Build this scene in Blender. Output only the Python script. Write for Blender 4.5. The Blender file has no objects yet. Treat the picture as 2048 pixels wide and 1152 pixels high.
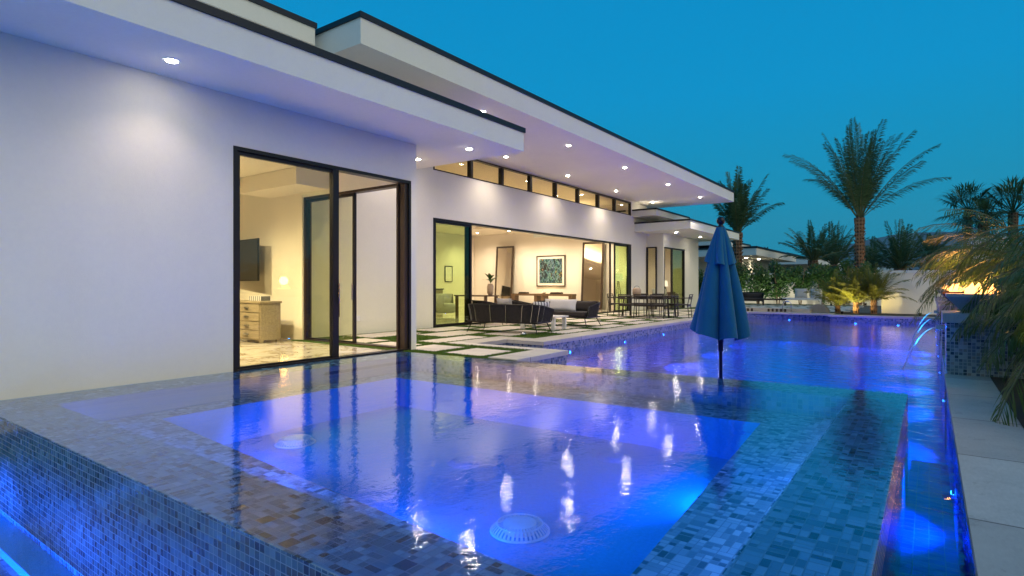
import bpy, math, random
from math import sin, cos, pi, radians as R
from mathutils import Vector, Matrix
random.seed(7)
sc = bpy.context.scene
COL = sc.collection

# ------------------------------------------------------------------ camera
CAMZ = 1.12
cd = bpy.data.cameras.new('camera'); cam = bpy.data.objects.new('camera', cd); COL.objects.link(cam)
cam.location = (0, 0, CAMZ); cam.rotation_euler = (R(90), 0, R(36.0))
cd.sensor_width = 36.0; cd.lens = 36.0 * 1150 / 2048
cd.shift_y = -(576 - 570.5) / 2048
cd.clip_start = 0.05; cd.clip_end = 30000
sc.camera = cam

# ------------------------------------------------------------------ render / exposure
sc.view_settings.view_transform = 'Standard'; sc.view_settings.look = 'None'
sc.view_settings.exposure = 0.30; sc.view_settings.gamma = 1.0
sc.render.engine = 'CYCLES'
cy = sc.cycles
cy.use_denoising = True
try: cy.denoiser = 'OPENIMAGEDENOISE'
except Exception: pass
cy.max_bounces = 8; cy.diffuse_bounces = 4; cy.glossy_bounces = 5; cy.transparent_max_bounces = 16
cy.transmission_bounces = 4; cy.caustics_reflective = False; cy.caustics_refractive = False
cy.sample_clamp_indirect = 30.0; cy.sample_clamp_direct = 0.0
try: cy.use_light_tree = True
except Exception: pass

# ------------------------------------------------------------------ world (dusk sky)
w = bpy.data.worlds.new('World'); sc.world = w; w.use_nodes = True
nt = w.node_tree; bg = nt.nodes['Background']
tc = nt.nodes.new('ShaderNodeTexCoord'); sp = nt.nodes.new('ShaderNodeSeparateXYZ'); rp = nt.nodes.new('ShaderNodeValToRGB')
nt.links.new(tc.outputs['Generated'], sp.inputs[0]); nt.links.new(sp.outputs['Z'], rp.inputs[0]); nt.links.new(rp.outputs[0], bg.inputs['Color'])
e = rp.color_ramp.elements
e[0].position = 0.0; e[0].color = (0.005, 0.235, 0.345, 1)
e[1].position = 0.6; e[1].color = (0.001, 0.215, 0.500, 1)
k = e.new(0.12); k.color = (0.002, 0.255, 0.42, 1)
k = e.new(0.30); k.color = (0.0, 0.255, 0.53, 1)
bg.inputs['Strength'].default_value = 0.95

# ------------------------------------------------------------------ afterglow from behind the camera (soft, one lamp)
sd = bpy.data.lights.new('afterglow_sun', 'SUN'); sun = bpy.data.objects.new('afterglow_sun', sd); COL.objects.link(sun)
sd.energy = 1.5; sd.angle = R(70); sd.color = (1.0, 0.74, 0.36)
sdir = Vector((-0.88, 0.20, -0.45)).normalized()
sun.rotation_euler = sdir.to_track_quat('-Z', 'Y').to_euler()

# ================================================================== node helper
class NT:
    def __init__(s, name):
        s.m = bpy.data.materials.new(name); s.m.use_nodes = True
        s.t = s.m.node_tree; s.t.nodes.clear()
        s.out = s.n('ShaderNodeOutputMaterial')
    def n(s, typ, **kw):
        x = s.t.nodes.new(typ)
        for k, v in kw.items(): setattr(x, k, v)
        return x
    def put(s, sock, v):
        if isinstance(v, bpy.types.NodeSocket): s.t.links.new(v, sock)
        elif v is not None:
            if isinstance(v, tuple) and len(v) == 3 and sock.type == 'RGBA': v = (*v, 1)
            sock.default_value = v
    def math(s, op, a, b=None, c=None):
        x = s.n('ShaderNodeMath', operation=op)
        for i, v in enumerate((a, b, c)):
            if v is not None: s.put(x.inputs[i], v)
        return x.outputs[0]
    def xyz(s, kind='Object'):
        if kind == 'World': g = s.n('ShaderNodeNewGeometry').outputs['Position']
        else: g = s.n('ShaderNodeTexCoord').outputs['Object']
        p = s.n('ShaderNodeSeparateXYZ'); s.t.links.new(g, p.inputs[0]); return p.outputs[0], p.outputs[1], p.outputs[2], g
    def comb(s, x=0.0, y=0.0, z=0.0):
        c = s.n('ShaderNodeCombineXYZ'); s.put(c.inputs[0], x); s.put(c.inputs[1], y); s.put(c.inputs[2], z); return c.outputs[0]
    def noise(s, vec, scale, detail=3.0, rough=0.5, dist=0.0):
        x = s.n('ShaderNodeTexNoise'); s.put(x.inputs['Vector'], vec); x.inputs['Scale'].default_value = scale
        x.inputs['Detail'].default_value = detail; x.inputs['Roughness'].default_value = rough; x.inputs['Distortion'].default_value = dist
        return x.outputs['Fac']
    def white(s, vec):
        x = s.n('ShaderNodeTexWhiteNoise', noise_dimensions='3D'); s.put(x.inputs['Vector'], vec); return x.outputs['Value']
    def ramp(s, fac, stops, interp='LINEAR'):
        x = s.n('ShaderNodeValToRGB'); s.put(x.inputs[0], fac); r = x.color_ramp; r.interpolation = interp
        for i, (p, c) in enumerate(stops):
            e = r.elements[i] if i < 2 else r.elements.new(p)
            e.position = p; e.color = (*c, 1)
        return x.outputs[0]
    def mixc(s, f, a, b, mode='MIX'):
        x = s.n('ShaderNodeMix', data_type='RGBA', blend_type=mode); s.put(x.inputs[0], f); s.put(x.inputs[6], a); s.put(x.inputs[7], b); return x.outputs[2]
    def bump(s, h, strength=0.5, dist=0.01):
        x = s.n('ShaderNodeBump'); x.inputs['Strength'].default_value = strength; x.inputs['Distance'].default_value = dist; s.put(x.inputs['Height'], h); return x.outputs[0]
    def bsdf(s, color, rough=0.6, metal=0.0, normal=None, spec=0.5, **kw):
        b = s.n('ShaderNodeBsdfPrincipled'); s.put(b.inputs['Base Color'], color); s.put(b.inputs['Roughness'], rough)
        b.inputs['Metallic'].default_value = metal; b.inputs['Specular IOR Level'].default_value = spec
        if normal is not None: s.t.links.new(normal, b.inputs['Normal'])
        for k, v in kw.items(): s.put(b.inputs[k], v)
        return b.outputs[0]
    def fin(s, sh): s.t.links.new(sh, s.out.inputs[0]); return s.m

def simple(name, col, rough=0.6, metal=0.0, var=0.12, scale=8.0, bump=0.15, bs=60.0, spec=0.5):
    n = NT(name); g = n.xyz()[3]
    a = n.noise(g, scale, 4)
    c = n.mixc(n.math('MULTIPLY', a, 1.0), tuple(v * (1 - var) for v in col), tuple(min(1, v * (1 + var)) for v in col))
    nm = n.bump(n.noise(g, bs, 3), bump, 0.004)
    return n.fin(n.bsdf(c, rough, metal, nm, spec))

def stucco(name, col):
    n = NT(name); x, y, z, g = n.xyz('World')
    a = n.noise(g, 0.7, 5, 0.6); b = n.noise(g, 18, 4, 0.7)
    c = n.mixc(a, tuple(v * 0.93 for v in col), tuple(min(1, v * 1.04) for v in col))
    c = n.mixc(n.math('MULTIPLY', b, 0.16), c, (0.42, 0.41, 0.39))
    st_ = n.noise(n.comb(n.math('MULTIPLY', x, 2.2), n.math('MULTIPLY', y, 2.2), n.math('MULTIPLY', z, .35)), 1.0, 5, .6)
    c = n.mixc(n.math('MULTIPLY', n.math('POWER', st_, 3.0), 0.30), c, tuple(v * .72 for v in col))
    return n.fin(n.bsdf(c, 0.85, 0, n.bump(n.math('ADD', n.noise(g, 70, 5, 0.7), n.math('MULTIPLY', n.noise(g, 3.0, 3), 2.0)), 0.35, 0.006), 0.25))

def emit(name, col, st):
    n = NT(name); e = n.n('ShaderNodeEmission'); e.inputs[0].default_value = (*col, 1); e.inputs[1].default_value = st
    return n.fin(e.outputs[0])

def mosaic(name, plane, B, pal, rough=0.15, split=True, grout=(0.30, 0.31, 0.31), bumpst=0.35, ripple=False, gw=0.035):
    n = NT(name); x, y, z, g = n.xyz('World')
    u, v = {'xy': (x, y), 'xz': (x, z), 'yz': (y, z)}[plane]
    u = n.math('DIVIDE', u, B); v = n.math('DIVIDE', v, B)
    # small irregularity of the joints
    u = n.math('ADD', u, n.math('MULTIPLY', n.noise(g, 1.5, 2), 0.12)); v = n.math('ADD', v, n.math('MULTIPLY', n.noise(n.comb(y, z, x), 1.7, 2), 0.12))
    bu, bv = n.math('FLOOR', u), n.math('FLOOR', v)
    fu, fv = n.math('SUBTRACT', u, bu), n.math('SUBTRACT', v, bv)
    if split:
        r1 = n.white(n.comb(bu, bv, 3.3)); r2 = n.white(n.comb(bu, bv, 9.1))
        nx = n.math('ADD', 1.0, n.math('GREATER_THAN', r1, 0.38)); ny = n.math('ADD', 1.0, n.math('GREATER_THAN', r2, 0.38))
    else: nx = ny = 1.0
    su = n.math('MULTIPLY', fu, nx); sv = n.math('MULTIPLY', fv, ny)
    cu, cv = n.math('FLOOR', su), n.math('FLOOR', sv)
    tu, tv = n.math('SUBTRACT', su, cu), n.math('SUBTRACT', sv, cv)
    def edge(t, k):  # distance to nearest joint in block units
        return n.math('DIVIDE', n.math('MINIMUM', t, n.math('SUBTRACT', 1.0, t)), k)
    d = n.math('MINIMUM', edge(tu, nx), edge(tv, ny))
    gm = n.math('LESS_THAN', d, gw)
    idv = n.comb(n.math('ADD', n.math('MULTIPLY', bu, 2.0), cu), n.math('ADD', n.math('MULTIPLY', bv, 2.0), cv), 1.7)
    r = n.white(idv)
    rr = n.white(n.comb(n.math('ADD', n.math('MULTIPLY', bu, 2.0), cu), n.math('ADD', n.math('MULTIPLY', bv, 2.0), cv), 5.7))
    c = n.ramp(r, pal, 'CONSTANT')
    c = n.mixc(n.math('MULTIPLY', n.noise(g, 140, 2), 0.10), c, (0.25, 0.28, 0.3))
    c = n.mixc(gm, c, grout)
    ro = n.math('ADD', rough, n.math('MULTIPLY', rr, 0.18)); ro = n.math('ADD', ro, n.math('MULTIPLY', gm, 0.5))
    h = n.math('MINIMUM', n.math('MULTIPLY', d, 12.0), 1.0)
    h = n.math('ADD', h, n.math('MULTIPLY', n.noise(n.comb(n.math('ADD', x, n.math('MULTIPLY', rr, 9.0)), y, z), 30, 2), 0.8))
    if ripple:
        wv = n.noise(n.comb(n.math('MULTIPLY', x, 14.0), n.math('MULTIPLY', y, 14.0), n.math('MULTIPLY', z, 2.5)), 1.0, 4, 0.6, 0.6)
        h = n.math('ADD', h, n.math('MULTIPLY', wv, 6.0))
    return n.fin(n.bsdf(c, ro, 0, n.bump(h, bumpst, 0.003), 0.6))

def water(name, tint, amp, sx, sy, sc2, rough=0.015, refl=(1, 1, 1), R0=0.022, PW=4.2):
    n = NT(name); x, y, z, g = n.xyz('World')
    # rotate into the view-free wind frame
    v1 = n.comb(n.math('MULTIPLY', x, sx), n.math('MULTIPLY', y, sy), 0.0)
    a = n.noise(v1, 1.0, 3, 0.55, 0.4)
    b = n.noise(g, sc2, 3, 0.6, 0.3)
    calm = n.math('ADD', 0.35, n.noise(g, 0.45, 2))
    h = n.math('MULTIPLY', n.math('ADD', a, n.math('MULTIPLY', b, 0.35)), calm)
    nm = n.bump(h, 1.0, amp)
    f = n.n('ShaderNodeLayerWeight'); f.inputs['Blend'].default_value = 0.5; n.t.links.new(nm, f.inputs['Normal'])
    fr = n.math('ADD', R0, n.math('MULTIPLY', n.math('POWER', f.outputs['Facing'], PW), 1.0 - R0))
    gl = n.n('ShaderNodeBsdfGlossy'); gl.inputs['Color'].default_value = (*refl, 1); gl.inputs['Roughness'].default_value = rough; n.t.links.new(nm, gl.inputs['Normal'])
    tr = n.n('ShaderNodeBsdfTransparent'); tr.inputs[0].default_value = (*tint, 1)
    mx = n.n('ShaderNodeMixShader'); n.t.links.new(fr, mx.inputs[0]); n.t.links.new(tr.outputs[0], mx.inputs[1]); n.t.links.new(gl.outputs[0], mx.inputs[2])
    return n.fin(mx.outputs[0])

def glass(name, tint, ior=1.5, refl=1.0):
    n = NT(name); f = n.n('ShaderNodeLayerWeight'); f.inputs['Blend'].default_value = 0.5
    fr = n.math('ADD', 0.035, n.math('MULTIPLY', n.math('POWER', f.outputs['Facing'], 5.0), 0.96))
    gl = n.n('ShaderNodeBsdfGlossy'); gl.inputs['Roughness'].default_value = 0.0; gl.inputs['Color'].default_value = (refl, refl, refl, 1)
    tr = n.n('ShaderNodeBsdfTransparent'); tr.inputs[0].default_value = (*tint, 1)
    mx = n.n('ShaderNodeMixShader'); n.t.links.new(fr, mx.inputs[0]); n.t.links.new(tr.outputs[0], mx.inputs[1]); n.t.links.new(gl.outputs[0], mx.inputs[2])
    return n.fin(mx.outputs[0])

def leafm(name, a, b, rough=0.5, spec=0.3, tr=0.25):
    n = NT(name); g = n.xyz('World')[3]
    c = n.mixc(n.noise(g, 3.0, 4, 0.7), a, b)
    d = n.n('ShaderNodeBsdfTranslucent'); n.put(d.inputs[0], c)
    mx = n.n('ShaderNodeMixShader'); mx.inputs[0].default_value = tr
    n.t.links.new(n.bsdf(c, rough, 0, None, spec), mx.inputs[1]); n.t.links.new(d.outputs[0], mx.inputs[2])
    return n.fin(mx.outputs[0])

def trunkm(name, a, b, sz=7.0):
    n = NT(name); x, y, z, g = n.xyz()
    ang = n.math('ARCTAN2', y, x)
    k = n.math('SINE', n.math('ADD', n.math('MULTIPLY', ang, 5.0), n.math('MULTIPLY', z, sz * 2.2)))
    k2 = n.math('SINE', n.math('SUBTRACT', n.math('MULTIPLY', ang, 5.0), n.math('MULTIPLY', z, sz * 2.2)))
    h = n.math('MULTIPLY', n.math('ADD', n.math('MULTIPLY', k, k2), 1.0), 0.5)
    h = n.math('ADD', h, n.math('MULTIPLY', n.noise(g, 12, 4), 0.5))
    return n.fin(n.bsdf(n.ramp(h, [(0.25, a), (0.85, b)]), 0.9, 0, n.bump(h, 0.8, 0.05), 0.1))

def stone(name, a, b, sx=0.0, sy=0.0, grain=30.0, rough=0.6, ox=0.0):
    n = NT(name); x, y, z, g = n.xyz('World')
    v = n.noise(n.comb(n.math('MULTIPLY', x, 2.5), n.math('MULTIPLY', y, 2.5), z), 1.0, 5, 0.65)
    v2 = n.noise(n.comb(n.math('MULTIPLY', x, grain), n.math('MULTIPLY', y, grain * 0.3), z), 1.0, 4, 0.7)
    f = n.math('ADD', n.math('MULTIPLY', v, 0.6), n.math('MULTIPLY', v2, 0.4))
    c = n.ramp(f, [(0.32, a), (0.68, b)])
    h = v2
    for co, s_ in ((x, sx), (y, sy)):
        if s_:
            q0 = n.math('ADD', n.math('DIVIDE', co, s_), 50.0 + ox); c = n.mixc(n.math('MULTIPLY', n.white(n.comb(n.math('FLOOR', q0), 2.0, 5.0)), 0.45), c, tuple(t * .62 for t in a))
            stn = n.noise(g, 4.0, 5, 0.7); c = n.mixc(n.math('MULTIPLY', n.math('GREATER_THAN', stn, 0.60), 0.25), c, tuple(t * .5 for t in a))
            q = n.math('FRACT', q0)
            d = n.math('MULTIPLY', n.math('MINIMUM', q, n.math('SUBTRACT', 1.0, q)), s_)
            m = n.math('LESS_THAN', d, 0.007); c = n.mixc(m, c, tuple(t * 0.35 for t in a))
    return n.fin(n.bsdf(c, rough, 0, n.bump(h, 0.2, 0.004), 0.4))

def marble(name):
    n = NT(name); x, y, z, g = n.xyz('World')
    a = n.noise(g, 1.3, 8, 0.62, 1.6)
    v = n.math('ABSOLUTE', n.math('SUBTRACT', a, 0.5))
    c = n.ramp(v, [(0.0, (0.30, 0.20, 0.11)), (0.035, (0.66, 0.60, 0.52)), (0.2, (0.80, 0.77, 0.72))])
    return n.fin(n.bsdf(c, 0.08, 0, None, 0.5))

def wood(name, a, b, s=1.0, rough=0.45):
    n = NT(name); x, y, z, g = n.xyz()
    f = n.noise(n.comb(n.math('MULTIPLY', x, 4 * s), n.math('MULTIPLY', y, 40 * s), n.math('MULTIPLY', z, 40 * s)), 1.0, 4, 0.6, 0.5)
    return n.fin(n.bsdf(n.ramp(f, [(0.3, a), (0.7, b)]), rough, 0, n.bump(f, 0.2, 0.003), 0.4))

def weave(name, a, b, s=150.0):
    n = NT(name); x, y, z, g = n.xyz()
    k = n.math('MULTIPLY', n.math('SINE', n.math('MULTIPLY', n.math('ADD', x, y), s)), n.math('SINE', n.math('MULTIPLY', z, s)))
    k = n.math('ADD', n.math('MULTIPLY', k, 0.5), n.noise(g, 25, 3))
    return n.fin(n.bsdf(n.ramp(k, [(0.2, a), (0.9, b)]), 0.8, 0, n.bump(k, 0.5, 0.01), 0.2))

def fabric(name, a, b, rough=0.85):
    n = NT(name); x, y, z, g = n.xyz()
    f = n.noise(g, 4, 4, 0.6); f2 = n.noise(g, 220, 2)
    c = n.mixc(f, a, b)
    f3 = n.noise(n.comb(n.math('MULTIPLY', x, 14.0), n.math('MULTIPLY', y, 14.0), n.math('MULTIPLY', z, 4.0)), 1.0, 4, 0.6, 1.0)
    return n.fin(n.bsdf(c, rough, 0, n.bump(n.math('ADD', n.math('MULTIPLY', f2, .15), f3), 0.5, 0.02), 0.2, **{'Sheen Weight': 0.2}))

PAL_TOP = [(0.0, (0.17, 0.21, 0.22)), (0.20, (0.42, 0.47, 0.47)), (0.48, (0.28, 0.33, 0.34)), (0.68, (0.07, 0.09, 0.11)), (0.80, (0.56, 0.57, 0.54)), (0.91, (0.018, 0.025, 0.035))]
PAL_FACE = [(0.0, (0.08, 0.14, 0.20)), (0.35, (0.045, 0.085, 0.14)), (0.58, (0.13, 0.20, 0.25)), (0.74, (0.018, 0.022, 0.06)), (0.90, (0.07, 0.065, 0.085))]
PAL_BAND = [(0.0, (0.22, 0.26, 0.33)), (0.4, (0.12, 0.17, 0.27)), (0.7, (0.34, 0.34, 0.36)), (0.85, (0.06, 0.08, 0.14))]
PAL_PED = [(0.0, (0.20, 0.21, 0.24)), (0.35, (0.40, 0.40, 0.40)), (0.6, (0.11, 0.12, 0.17)), (0.8, (0.28, 0.24, 0.22)), (0.9, (0.04, 0.045, 0.07))]
M = dict(
    stucco=stucco('stucco_white', (0.82, 0.80, 0.68)), fascia=stucco('stucco_fascia', (0.75, 0.80, 0.76)), soffit=stucco('stucco_soffit', (0.95, 0.92, 0.82)),
    inner=stucco('interior_plaster', (0.83, 0.77, 0.66)), ceil=stucco('interior_ceiling', (0.84, 0.77, 0.63)),
    cap=simple('roof_cap_metal', (0.016, 0.018, 0.022), 0.45, 0.3), roof=simple('roof_membrane', (0.62, 0.62, 0.62), 0.9),
    black=simple('bronze_frame', (0.018, 0.016, 0.016), 0.38, 0.4), brown=simple('dark_bronze', (0.055, 0.035, 0.022), 0.4, 0.3),
    glass_y=glass('glass_yellow_tint', (0.97, 0.97, 0.82)), glass_g=glass('glass_green_tint', (0.78, 0.90, 0.62)), glass_c=glass('glass_clear', (0.92, 0.93, 0.86), 1.45),
    glass_u=glass('glass_clerestory', (0.96, 0.93, 0.80), 1.45),
    marble=marble('marble_floor'), lens=emit('lamp_lens', (1.0, 0.90, 0.74), 140.0), lens_w=emit('lamp_lens_warm', (1.0, 0.86, 0.66), 60.0), trimw=simple('white_trim', (0.8, 0.8, 0.8), 0.4),
    pool_lens=emit('pool_lamp_lens', (0.25, 0.45, 1.0), 26.0), chrome=simple('steel', (0.55, 0.56, 0.58), 0.2, 1.0, 0.05),
    tile_top=mosaic('mosaic_rim', 'xy', 0.078, PAL_TOP, 0.12), tile_bench=mosaic('mosaic_bench', 'xy', 0.078, PAL_TOP, 0.3),
    tile_xz=mosaic('mosaic_wall_front', 'xz', 0.040, PAL_FACE, 0.10, False, grout=(0.26, 0.30, 0.33), gw=0.06, bumpst=0.5), tile_yz=mosaic('mosaic_wall_side', 'yz', 0.040, PAL_FACE, 0.06, False, ripple=True, bumpst=0.7, gw=0.06),
    band_xz=mosaic('mosaic_band_x', 'xz', 0.05, PAL_BAND, 0.2, False, gw=0.06), band_yz=mosaic('mosaic_band_y', 'yz', 0.05, PAL_BAND, 0.2, False, gw=0.06),
    tile_floor=mosaic('mosaic_shelf', 'xy', 0.10, [(0.0, (0.04, 0.08, 0.34)), (0.4, (0.02, 0.05, 0.24)), (0.7, (0.07, 0.12, 0.42))], 0.3, False, gw=0.04),
    ped_xz=mosaic('mosaic_pedestal_x', 'xz', 0.042, PAL_PED, 0.12, False, grout=(0.42, 0.42, 0.40), gw=0.08), ped_yz=mosaic('mosaic_pedestal_y', 'yz', 0.042, PAL_PED, 0.12, False, grout=(0.42, 0.42, 0.40), gw=0.08),
    plaster=simple('pool_plaster', (0.05, 0.40, 0.68), 0.8, 0, 0.18, 40, 0.3, 160), 
    spa_water=water('spa_water_surface', (0.34, 0.62, 0.98), 0.0030, 5.0, 3.0, 22.0, 0.004), pool_water=water('pool_water_surface', (0.04, 0.36, 1.0), 0.012, 3.2, 5.5, 11.0, 0.008),
    basin_water=water('basin_water_surface', (0.5, 0.8, 1.0), 0.006, 5, 5, 18, 0.02),
    coping=stone('limestone_coping', (0.50, 0.46, 0.40), (0.62, 0.58, 0.52), 0, 1.22), coping_r=stone('travertine_slabs', (0.36, 0.36, 0.35), (0.52, 0.52, 0.50), 0, 1.30, 60, 0.7, 0.3),
    paver=stone('limestone_paver', (0.54, 0.49, 0.42), (0.68, 0.62, 0.54)), ground=simple('desert_soil', (0.10, 0.085, 0.065), 0.95, 0, 0.3, 2.0, 0.5, 20),
    soil=simple('dark_mulch', (0.030, 0.024, 0.018), 0.95, 0, 0.5, 25, 1.0, 60), turf=simple('turf_base', (0.05, 0.085, 0.018), 0.95, 0, 0.4, 30, 0.9, 90),
    blade=leafm('turf_blades', (0.060, 0.13, 0.014), (0.11, 0.20, 0.028)),
    umb=fabric('umbrella_canvas', (0.004, 0.10, 0.20), (0.008, 0.13, 0.25)), umb_pole=simple('umbrella_pole', (0.02, 0.02, 0.03), 0.3, 0.5),
    rope=weave('woven_rope', (0.010, 0.009, 0.010), (0.050, 0.045, 0.045)), cush_d=fabric('charcoal_cushion', (0.035, 0.028, 0.026), (0.055, 0.045, 0.04)),
    cush_w=fabric('white_cushion', (0.62, 0.60, 0.62), (0.70, 0.68, 0.68)), cush_s=fabric('grey_cushion', (0.40, 0.38, 0.36), (0.5, 0.47, 0.44)), white=simple('white_powdercoat', (0.75, 0.74, 0.72), 0.4),
    dwood=wood('dark_wood', (0.020, 0.016, 0.014), (0.045, 0.036, 0.03)), cwood=wood('walnut', (0.10, 0.06, 0.032), (0.17, 0.105, 0.06)), lwood=wood('washed_oak', (0.22, 0.18, 0.12), (0.33, 0.27, 0.18)),
    screen=simple('tv_screen', (0.012, 0.013, 0.015), 0.12, 0, 0.1, 5, 0.0), bowl_s=stone('cast_stone_bowl', (0.30, 0.28, 0.25), (0.42, 0.39, 0.35)), copper=simple('copper_bowl', (0.22, 0.10, 0.05), 0.35, 0.7),
    flame=emit('flame', (1.0, 0.40, 0.10), 5.0),
    frond=leafm('palm_frond', (0.05, 0.11, 0.05), (0.09, 0.17, 0.07), 0.45, 0.4), frond_f=leafm('palm_frond_near', (0.045, 0.10, 0.016), (0.10, 0.17, 0.035), 0.45, 0.4, 0.35),
    frond_y=leafm('palm_frond_yellow', (0.11, 0.14, 0.02), (0.20, 0.20, 0.035), 0.5, 0.3, 0.35), hedge=leafm('hedge_leaf', (0.028, 0.080, 0.018), (0.06, 0.14, 0.03), 0.4, 0.5),
    tree=leafm('tree_leaf', (0.012, 0.030, 0.016), (0.025, 0.045, 0.02)), trunk=trunkm('date_palm_trunk', (0.05, 0.028, 0.018), (0.26, 0.16, 0.10)), stem=simple('stem', (0.10, 0.075, 0.045), 0.9, 0, 0.3, 20, 0.8, 40),
    rachis=simple('palm_stalk', (0.10, 0.12, 0.04), 0.6), mount=simple('mountain_rock', (0.035, 0.045, 0.06), 1.0, 0, 0.3, 0.002, 0.0),
    mirror=simple('mirror_glass', (0.82, 0.78, 0.70), 0.03, 1.0, 0.02, 3, 0.0), vase=stone('ceramic', (0.40, 0.30, 0.22), (0.55, 0.42, 0.30)), paper=simple('mat_board', (0.75, 0.70, 0.62), 0.8),
    lampshade=emit('lit_lampshade', (1.0, 0.84, 0.55), 1.0), ped_cap=stone('pedestal_cap', (0.34, 0.31, 0.28), (0.48, 0.45, 0.41)), counter=simple('dark_counter', (0.03, 0.03, 0.028), 0.2),
    jet=glass('falling_water', (0.80, 0.93, 1.0), 1.33, 1.0),
)
def water_sheet_mat():
    n = NT('water_sheet'); x, y, z, g = n.xyz('World')
    h = n.noise(n.comb(n.math('MULTIPLY', y, 60.0), n.math('MULTIPLY', z, 5.0), x), 1.0, 3, 0.6)
    d = n.bsdf((0.75, 0.85, 0.95), 0.15, 0, n.bump(h, 0.6, 0.01), 0.6)
    tr = n.n('ShaderNodeBsdfTransparent'); tr.inputs[0].default_value = (0.85, 0.95, 1, 1)
    f = n.ramp(h, [(0.40, (0.15, 0.15, 0.15)), (0.62, (0.80, 0.80, 0.80))])
    mx = n.n('ShaderNodeMixShader'); n.put(mx.inputs[0], f); n.t.links.new(tr.outputs[0], mx.inputs[1]); n.t.links.new(d, mx.inputs[2])
    return n.fin(mx.outputs[0])
M['sheet'] = water_sheet_mat()
def art_mat():
    n = NT('painting'); x, y, z, g = n.xyz()
    v = n.n('ShaderNodeTexVoronoi'); n.put(v.inputs['Vector'], n.comb(x, n.math('MULTIPLY', z, 0.6), 0)); v.inputs['Scale'].default_value = 13
    a = n.noise(n.comb(n.math('MULTIPLY', x, 5.0), n.math('MULTIPLY', z, 3.0), 0), 1.0, 5, 0.7, 0.5)
    c = n.ramp(a, [(0.30, (0.01, 0.015, 0.02)), (0.42, (0.02, 0.08, 0.10)), (0.48, (0.20, 0.34, 0.34)), (0.53, (0.01, 0.015, 0.02)), (0.63, (0.50, 0.40, 0.16)), (0.72, (0.62, 0.62, 0.5))], 'CONSTANT')
    c2 = n.mixc(0.35, c, v.outputs['Color'], 'MULTIPLY')
    return n.fin(n.bsdf(c2, 0.4))
M['art'] = art_mat()
def stripe_mat():
    n = NT('striped_pillow'); x, y, z, g = n.xyz()
    q = n.math('GREATER_THAN', n.math('SINE', n.math('MULTIPLY', x, 90.0)), 0.2)
    return n.fin(n.bsdf(n.mixc(q, (0.66, 0.64, 0.62), (0.16, 0.16, 0.17)), 0.85))
M['stripe'] = stripe_mat()

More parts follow.
